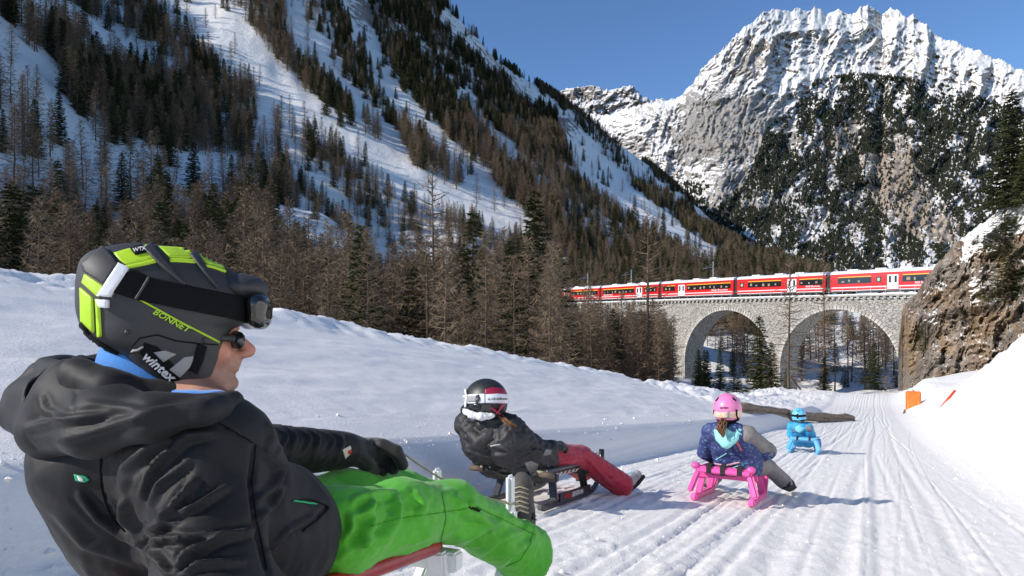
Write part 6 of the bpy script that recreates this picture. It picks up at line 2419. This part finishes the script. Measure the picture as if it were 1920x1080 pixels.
def woman():
    bk = -FV
    rx = RV
    neck = P(917, 790, 4.45); pel = P(985, 862, 4.68)
    j = dict(head=P(909, 757, 4.43), face=(-.80, .60, -.05), neck=neck, pel=pel, right=rx,
             arm={1: [neck + rx * .155 - UP * .035, P(992, 858, 4.40), P(1038, 838, 4.62), P(1050, 837, 4.70)], -1: [neck - rx * .16 - UP * .03, P(935, 850, 4.95), P(1000, 848, 5.15), P(1014, 846, 5.24)]},
             leg={1: [P(1088, 856, 5.02), P(1163, 908, 5.24), P(1192, 884, 5.38)], -1: [P(1050, 856, 5.22), P(1092, 880, 5.55), P(1108, 868, 5.70)]})
    z4 = lambda p: Z3(p, 840, 690, 3.6)
    st = [(z4(p), a, w) for p, a, w in [([(560, 500), (600, 560), (690, 600)], .012, 3), ([(200, 560), (300, 520), (420, 560), (480, 640)], .012, 4), ([(80, 400), (200, 470), (360, 480)], .010, 3), ([(120, 470), (260, 520), (420, 470)], .009, 3), ([(100, 560), (250, 600), (420, 590)], .010, 3), ([(360, 500), (420, 420), (480, 400)], .010, 3), ([(430, 620), (540, 560), (640, 560)], .010, 3), ([(560, 460), (600, 520), (560, 600)], .008, 3),
                                      ([(300, 640), (420, 680), (540, 640)], .008, 3), ([(640, 480), (680, 520), (660, 570)], .008, 2.5), ([(700, 490), (730, 530), (720, 570)], .008, 2.5), ([(180, 640), (330, 700), (500, 700)], .008, 3), ([(110, 400), (140, 350), (260, 360), (380, 350)], .010, 3)]]
    c = dict(k=1.0, hr=.098, hel=.142, bulge=.115, fat=1.2, hoods=1.15, jacket=M_WJACK, hood=M_WJACK, trousers=M_RED2, glove=M_GLOVE, boot=mat('pale_hiking_shoe', (.36, .37, .36), .7, var=.2, vscale=30), sole=M_SOLE, laces=mat('cyan_laces', (.1, .45, .6), .7), back=bk, helmet=M_WHELM, hem=.092, strokes=st,
             tstrokes=[(z4(p), a, w) for p, a, w in [([(700, 640), (820, 600), (930, 590)], .008, 3), ([(930, 600), (1010, 690), (1120, 800)], .008, 3), ([(1000, 740), (1090, 770), (1170, 760)], .007, 3)]])
    root, g = rider(pel - UP * .1, 'woman in black jacket and crimson trousers on a black sledge, goggles on a black helmet', j, c, .0095)
    hel, HB = g['hel'], g['HB']
    hp = lambda poly, nm, m, off=.004, thick=.01, st=2.0: patch(HB, z4(poly), nm, m, hel, off, thick, st)
    hp([(250, 145), (300, 132), (360, 138), (405, 165), (395, 180), (250, 178)], 'crimson_panel', M_CRIM)
    hp([(85, 190), (160, 180), (250, 176), (250, 236), (170, 238), (88, 240)], 'goggle_frame', M_WHITEP, .012, .02)
    hp([(96, 200), (150, 192), (200, 190), (195, 225), (110, 232)], 'goggle_lens', M_GREYP, .016, .012)
    hp([(250, 180), (330, 176), (410, 178), (416, 240), (330, 236), (250, 236)], 'goggle_strap', M_WHITEP, .008, .012)
    hp(band_poly([(205, 185), (215, 210), (200, 236)], 14), 'frame_strut', M_WHELM, .02, .01)
    hp(band_poly([(130, 150), (138, 200), (130, 262)], 9), 'strap_clip', M_WHITEP, .02, .008)
    letter_on(HB, 'x chiskee', (z4([(268, 214)])[0]), (z4([(390, 214)])[0]), 3.4, 'lettering', M_BLACK, hel, off=.013)
    # face shield region, white fleece, crimson chin straps
    S = SDF(); f_, s_ = g['face'], g['side']
    hc = g['hc']
    S.chain([hc + f_ * .11 - UP * .055 + s_ * q for q in (-.07, 0, .07)], .036, .02)
    cloth('visor', S, .008, M_DGLASS, hel, iters=1)
    S = SDF().chain([P(871, 771, 4.34), P(885, 778, 4.30), P(903, 781, 4.28), P(922, 780, 4.29)], [.016, .020, .021, .018], .02)
    cloth('fleece_collar', S, .007, M_FUR, root, noise=[(.006, (.02, .02, .02), 1.0)], iters=1)
    hp([(112, 244), (200, 240), (286, 240), (300, 285), (215, 296), (128, 288)], 'face_shield', M_DGLASS, .006, .012)
    for a, b in ((z4([(385, 238)])[0], z4([(330, 305)])[0]), (z4([(290, 268)])[0], z4([(345, 308)])[0])):
        d = 4.29
        pts = [P(a[0], a[1], d), P((a[0] + b[0]) / 2, (a[1] + b[1]) / 2, d - .005), P(b[0], b[1], d + .02)]
        MB().ribbon(pts, .026, .008, (0, -1, .2)).build('chin_strap', M_CRIM, hel)
    hair('hair', [P(935, 783, 4.36), P(950, 793, 4.30), P(965, 800, 4.30), P(980, 806, 4.33)], [.026, .024, .018, .010], root, .007)
    letter_on(g['JB'], 'ziener', z4([(288, 528)])[0], z4([(358, 522)])[0], 2.6, 'lettering', M_LETTERW, g['jk'], off=.006)
    patch(g['JB'], z4([(515, 640), (560, 625), (610, 650), (590, 720), (560, 725)]), 'grey_hem', M_GREYF, g['jk'], .003, .004, 2.5)
    patch(g['JB'], z4([(655, 545), (700, 555), (690, 585), (640, 595)]), 'grey_cuff', M_GREYF, g['jk'], .003, .004, 2.5)
    # her sledge
    org = np.array([.24, 4.86, 0]); org[2] = road_z(to_uv(org[0], org[1])[0]) + .01
    sl, A = sledge('sledge', org, math.radians(25), 'black sport sledge with strap seat under the woman in crimson trousers', 1.25, .40, .235, (M_SBLACK, M_SBLACK, M_SBLACK, M_CANVAS), True, 'strap', horn_h=.22, rear_over=.02)
    for s in (-1, 1):
        e = A(s * .23, -.61, .235)
        MB().tube([e - Rm * .03 * s, e + Rm * .06 * s], [.018, .021], 8).build('knob', mat('bare_wood', (.10, .07, .05), .7), sl, sm=True)
        MB().tube([A(s * .17, -.58, .245), A(s * .20, -.50, .25), A(s * .235, -.58, .245), A(s * .20, -.63, .25)], .008, 6).build('rope', M_CORD, sl, sm=True)
    for tip, h in ((A(-.19, .66, .29), j['arm'][-1][3]), (A(.19, .66, .29), j['arm'][1][3])):
        MB().tube([lerp(h, tip, t) - UP * .02 * math.sin(math.pi * t) for t in np.linspace(0, 1, 7)], .004, 5).build('rein', M_CORD, sl)
    for y in np.linspace(-.35, .15, 7):
        MB().ribbon([A(.19, y, .225), A(.17, y, .19), A(.10, y + .02, .17)], .018, .006, FV).build('lacing', M_LETTERW, sl)
    m4 = np.array(A(.222, -.28, .055)); d4 = A(.222, .12, .055) - m4
    side_plate = MB().bar(A(.225, -.32, .058), A(.225, .30, .058), .014, .055).build('side_plate', M_SBLACK, sl)
    x = d4 / np.linalg.norm(d4)
    up2 = np.cross(RV, x); up2 /= np.linalg.norm(up2)
    letter_flat('SWISS', A(.234, -.26, .042), x, up2, .15, .032, 'lettering', M_REDP, sl, .004)
    letter_flat('EDITION', A(.234, -.10, .042), x, up2, .22, .032, 'lettering', M_LETTERW, sl, .004)
woman()

def pink_child():
    neck = P(1366, 803, 5.10); pel = P(1387, 872, 5.22)
    fc = (.42, .90, -.05)
    j = dict(head=P(1364, 770, 5.12), face=fc, neck=neck, pel=pel, right=RV,
             arm={1: [neck + RV * .135 - UP * .035, P(1440, 845, 5.15), P(1415, 862, 5.50), P(1402, 862, 5.58)], -1: [neck - RV * .135 - UP * .035, P(1322, 848, 5.30), P(1350, 866, 5.62), P(1362, 866, 5.68)]},
             leg={1: [P(1440, 876, 5.52), P(1470, 903, 5.72), P(1481, 908, 5.90)], -1: [P(1352, 880, 5.75), P(1330, 905, 5.95), P(1326, 903, 6.12)]})
    c = dict(k=.74, hr=.078, hel=.114, nape=152, hoods=1.2, bootk=1.35, jacket=M_PRINT, hood=M_TEAL, sleeve=M_GREYF, trousers=M_GREYF, glove=M_GLOVE, boot=mat('black_snow_boot', (.015, .015, .016), .8), back=-FV, helmet=M_PHELM, fat=1.08, hem=.085)
    root, g = rider(pel - UP * .1, 'child with pink helmet and brown ponytail in a patterned navy jacket on a pink sledge', j, c, .0085)
    z5 = lambda p: Z3(p, 1280, 720, 4.5)
    hel, HB = g['hel'], g['HB']
    hp = lambda poly, nm, m, off=.003, thick=.007, st=1.6, tgt=HB, par=hel: patch(tgt, z5(poly), nm, m, par, off, thick, st)
    hp([(256, 232), (330, 240), (420, 238), (505, 222), (508, 275), (420, 288), (330, 288), (258, 276)], 'goggle_strap', M_PALE)
    hp([(372, 232), (392, 232), (392, 285), (372, 285)], 'strap_clip', M_GREYP, .007, .006)
    for q in ([(275, 145), (300, 112), (308, 116), (285, 148)], [(418, 110), (450, 135), (448, 148), (436, 136), (424, 132)]):
        hp(q, 'vent', M_BLACK, .003, .005)
    hp(band_poly([(262, 215), (262, 260), (270, 300)], 12), 'strap', M_BLACK, .005)
    hp(band_poly([(452, 215), (452, 265), (470, 305)], 12), 'strap', M_BLACK, .005)
    hp([(268, 292), (340, 306), (420, 306), (488, 285), (490, 322), (420, 338), (340, 338), (272, 322)], 'rim_padding', M_BLACK, .003, .012)
    letter_on(HB, 'uvex', z5([(318, 208)])[0], z5([(384, 206)])[0], 2.6, 'lettering', M_BLACK, hel, off=.005)
    hair('ponytail', [P(1357, 792, 5.02), P(1352, 800, 4.985), P(1354, 808, 4.97), P(1356, 818, 4.965)], [.030, .034, .026, .012], root, .006)
    jp = lambda poly, nm, m, off=.004: hp(poly, nm, m, off, .007, 2.0, g['JB'], g['jk'])
    jp(band_poly([(412, 425), (455, 500), (492, 565)], 7), 'coral_piping', M_CORAL)
    jp(band_poly([(424, 422), (466, 495), (502, 560)], 7), 'coral_piping', M_CORAL)
    jp(band_poly([(265, 672), (360, 690), (480, 662)], 15), 'pale_stripe', mat('pale_pink_stripe', (.62, .34, .44), .7))
    jp(band_poly([(280, 640), (320, 615), (370, 585)], 6), 'turquoise_stripe', M_TEAL)
    jp(band_poly([(290, 712), (380, 722), (470, 690)], 7), 'turquoise_stripe', M_TEAL)
    jp(band_poly([(450, 385), (500, 430)], 6), 'turquoise_stripe', M_TEAL)
    jp([(455, 770), (540, 740), (552, 752), (500, 792), (462, 798)], 'red_hem', M_CORAL, .006)
    org = np.array([1.725, 5.36, 0]); org[2] = road_z(to_uv(org[0], org[1])[0]) + .005
    sl, A = sledge('sledge', org, math.radians(28), 'pink plastic sledge under the child with the pink helmet', .82, .39, .235, (M_PINK, M_PINK, M_PINK, M_CANVAS), False, 'strap', plastic=True, horn_h=.34, rear_over=.03)
    MB().bar(A(-.20, -.36, .235), A(.20, -.36, .235), .07, .05, UP).build('rear_beam', M_PINK, sl, bevel=.012)
    for s in (-1, 1):
        MB().bar(A(s * .24, -.385, .06), A(s * .185, -.35, .22), .042, .05, FV).build('rear_leg', M_PINK, sl, bevel=.012)
        MB().sphere(A(s * .20, -.38, .26), (.035, .03, .026), 10, 6).build('corner_cap', M_PINK, sl, sm=True)
    for x in (-.10, .0, .12):
        MB().bar(A(x, -.40, .24), A(x, -.33, .25), .035, .062, UP).build('belt', M_CANVAS, sl)
    MB().tube([A(-.02, .36, .33), A(.0, .38, .40), A(.02, .36, .33)], .012, 6).build('handle', M_PINK, sl, sm=True)
pink_child()

def blue_child():
    neck = P(1500, 797, 11.0); pel = P(1507, 826, 11.15)
    j = dict(head=P(1498, 781, 11.0), face=(.44, .89, -.08), neck=neck, pel=pel, right=RV,
             arm={1: [neck + RV * .13 - UP * .03, P(1521, 815, 11.05), P(1520, 822, 11.4), P(1518, 822, 11.5)], -1: [neck - RV * .13 - UP * .03, P(1483, 814, 11.1), P(1489, 822, 11.45), P(1492, 822, 11.55)]},
             leg={1: [P(1529, 826, 11.45), P(1531, 836, 11.62), P(1533, 833, 11.8)], -1: [P(1490, 826, 11.6), P(1486, 836, 11.8), P(1486, 834, 11.95)]})
    c = dict(k=.74, hr=.078, hel=.122, bootk=1.3, jacket=M_BLUEJ, hood=mat('light_blue_hood', (.16, .50, .72), .7), trousers=M_BLUEJ, glove=M_BLUEJ, boot=mat('blue_snow_boot', (.03, .12, .22), .8), back=-FV, helmet=M_BHELM, fat=1.2)
    root, g = rider(pel - UP * .1, 'small child all in light blue on a light blue sledge, farthest down the run', j, c, .012)
    hel, HB = g['hel'], g['HB']
    z5 = lambda p: Z3(p, 1280, 720, 4.5)
    hp = lambda poly, nm, m, off=.004, thick=.008, st=1.2, tgt=HB, par=hel: patch(tgt, z5(poly), nm, m, par, off, thick, st)
    hp([(920, 256), (980, 262), (1040, 258), (1040, 276), (980, 280), (920, 274)], 'goggle_strap', M_BLACK)
    hp([(962, 250), (976, 250), (976, 290), (962, 290)], 'strap_clip', M_BLACK, .006)
    for q in ([(960, 222), (966, 222), (972, 236), (968, 238)], [(982, 222), (988, 222), (980, 238), (974, 238)]):
        hp(q, 'vent', M_BLACK, .003, .005, .8)
    hp([(926, 302), (980, 308), (1034, 300), (1030, 312), (980, 318), (930, 314)], 'rim_padding', M_BLACK)
    hp([(1050, 340), (1075, 350), (1098, 395), (1060, 400), (1040, 372)], 'grey_shoulder', M_GREYF, .006, .01, 1.5, g['JB'], g['jk'])
    hp([(905, 360), (930, 395), (1000, 402), (1040, 380), (1036, 392), (995, 410), (925, 405)], 'grey_yoke', M_GREYF, .006, .01, 1.5, g['JB'], g['jk'])
    org = ground_at(1507, 850) + FV * .28; org[2] = road_z(to_uv(org[0], org[1])[0]) + .005
    sl, A = sledge('sledge', org, math.radians(28), 'light blue plastic sledge under the small child in blue', .80, .38, .24, (M_SKYBLUE, M_SKYBLUE, M_SKYBLUE, M_CANVAS), False, 'strap', plastic=True, horn_h=.30, rear_over=.03)
    MB().bar(A(-.19, -.35, .225), A(.19, -.35, .225), .06, .05, UP).build('rear_beam', M_SKYBLUE, sl, bevel=.01)
    for s in (-1, 1):
        MB().bar(A(s * .235, -.375, .05), A(s * .17, -.34, .22), .06, .06, FV).build('rear_leg', M_SKYBLUE, sl, bevel=.012)
    for x in (-.09, .09):
        MB().bar(A(x, -.385, .23), A(x, -.32, .235), .03, .06, UP).build('belt', M_CANVAS, sl)
blue_child()

# ------------------------------------------------------------------ things along the run
def extras():
    M_OR = mat('orange_tarpaulin', (.80, .16, .015), .6, var=.15, vscale=4, bump=.4, bscale=6, bdist=.05)
    M_WOOD = mat('weathered_wood', (.13, .095, .07), .9, var=.4, vscale=6, bump=.5, bscale=14, bdist=.01, stretch=(1, 1, 6))
    M_BRUSH = mat('brushwood', (.24, .185, .135), .95, var=.5, vscale=12, bump=.8, bscale=25, bdist=.03)
    d = 39.0
    a, b = P(1698, 770, d), P(1727, 768, d - .4)
    top = HC + (HZ - 733) / FOC * d
    mid = (a + b) / 2
    root = thing('safety_pad', (mid[0], mid[1], mid[2] - .15), 'orange padded mat wrapped round a post at the bend below the ochre rock', 'safety pad')
    ax = b - a; ax[2] = 0; w = np.linalg.norm(ax); ax /= w
    ay = np.array([-ax[1], ax[0], 0])
    m = MB(); m.box((mid[0], mid[1], (top + mid[2] - .1) / 2), w, .32, top - mid[2] + .1, (ax, ay, UP)); m.build('mat', M_OR, root, bevel=.05)
    for q in (-.25, .25):
        m = MB(); m.box(mid + ax * q + np.array([0, 0, .3]) - ay * .17, .05, .02, .5, (ax, ay, UP)); m.build('strap', mat('orange_strap', (.75, .28, .1), .6), root)
    m = MB(); m.tube([mid - UP * .5, np.array([mid[0], mid[1], top + .05])], .06, 8); m.build('post', M_WOOD, root)
    # grey post in front
    g = P(1690, 795, 36)
    t = thing('wooden_post', g - UP * .2, 'short weathered post in the snow beside the orange mat', 'post')
    m = MB(); m.tube([g - UP * .4, g + UP * .15 + np.array([.02, 0, 0]), P(1697, 768, 36)], [.07, .065, .05], 7); m.build('post', M_WOOD, t)
    # red marker pole
    p, n = cast(RUN_BVH, 1770, 757)
    p = np.array(p) if p is not None else P(1770, 757, 34)
    q = P(1791, 732, p[1])
    t = thing('marker_pole', p, 'leaning red marker pole stuck in the right snow bank', 'pole')
    m = MB(); m.tube([p - (q - p) * .4, q], .045, 8); m.build('pole', mat('red_pole', (.70, .05, .015), .5), t, sm=True)
    m = MB(); m.tube([q, q + (q - p) * .06], .047, 8); m.build('reflector_band', M_WHITEP, t, sm=True)
    # brushwood barrier on the left edge
    r = np.random.default_rng(3)
    for k, (x0, y0, d0, x1, y1, d1, lab) in enumerate([(1388, 756, 44, 1482, 772, 47, 'brown log barrier with rough bark behind the pink helmet'), (1478, 767, 44, 1600, 780, 52, 'brown log barrier with rough bark behind the blue helmet')]):
        ca, cb = cast(RUN_BVH, x0, y0 + 17)[0], cast(RUN_BVH, x1, y1 + 9)[0]
        A_ = np.array(ca) + UP * .0 if ca is not None else P(x0, y0, d0)
        B_ = np.array(cb) - UP * .02 if cb is not None else P(x1, y1, d1)
        print('barrier', A_, B_)
        t = thing('log_barrier', (A_ + B_) / 2 - UP * .5, lab, 'barrier', 'log barriers at the edge of the run')
        for z in (.0, -.19, .16):
            pts = [lerp(A_, B_, s) + UP * (z + r.uniform(-.03, .03)) + np.array([0, z * .35, 0]) for s in np.linspace(0, 1, 9)]
            m = MB(); m.tube(pts, [.105 * r.uniform(.8, 1.2) for _ in pts], 9); m.build('log', M_BRUSH, t, sm=True)
        for s in (.08, .5, .92):
            c = lerp(A_, B_, s)
            m = MB(); m.tube([c - UP * .8 + np.array([0, .16, 0]), c + UP * .26 + np.array([0, .15, 0])], .05, 7); m.build('stake', M_WOOD, t)
        tw = []
        v, f = [], []
        for _ in range(420):
            c = lerp(A_, B_, r.random()) + np.array([0, r.uniform(-.12, .1), r.uniform(-.24, .24)])
            dd = (B_ - A_) / np.linalg.norm(B_ - A_) * r.uniform(-.3, .3) + r.normal(size=3) * .08
            tri(v, f, c, dd, .02, r)
        o = obj('bark_shreds', mesh_np('bark_shreds', np.array(v), np.array(f)), M_BRUSH, t, sm=False)
        tag(o, kind='stuff')
    # fence boards and a small notice board beyond the bend
    dz = 52
    t = thing('plank_fence', P(1665, 775, dz), 'short fence of one brown plank and one grey plank beyond the bend', 'fence')
    m = MB(); m.bar(P(1643, 757, dz), P(1672, 761, dz - .5), .08, .34); m.build('plank', mat('brown_plank', (.09, .045, .03), .8, var=.3), t, bevel=.01)
    m = MB(); m.bar(P(1673, 762, dz - .5), P(1693, 764, dz - 1.2), .08, .34); m.build('plank', mat('grey_plank', (.22, .20, .18), .85, var=.3), t, bevel=.01)
    for x in (1644, 1672, 1692):
        m = MB(); m.tube([P(x, 790, dz - .3), P(x, 752, dz - .3)], .06, 7); m.build('post', M_WOOD, t)
    t = thing('notice_board', P(1626, 772, dz + 1), 'small pale notice board on two posts under the right arch', 'sign')
    m = MB(); m.bar(P(1618, 753, dz + 1), P(1637, 753, dz + 1), .05, .5); m.build('board', mat('pale_board', (.55, .62, .66), .6, var=.2, vscale=5), t, bevel=.01)
    for x in (1619, 1636):
        m = MB(); m.tube([P(x, 785, dz + 1.1), P(x, 742, dz + 1.1)], .05, 7); m.build('post', M_WOOD, t)
    # fallen bare stems in front of the arches
    for k, (x0, y0, x1, y1, d) in enumerate([(1450, 752, 1484, 722, 62), (1482, 705, 1522, 762, 64), (1440, 760, 1490, 728, 60)]):
        a, b = P(x0, y0, d), P(x1, y1, d + 1)
        t = thing('fallen_stem', a, ['pale fallen stem left of the sparse front larch', 'dark fallen stem leaning right of the sparse front larch', 'low pale stem lying at the foot of the sparse front larch'][k], 'fallen tree', 'fallen stems by the arches')
        m = MB(); m.tube([a, (a + b) / 2 + UP * .1, b], [.09, .07, .03], 6); m.build('stem', M_LBARK if k != 1 else M_WOOD, t)
extras()
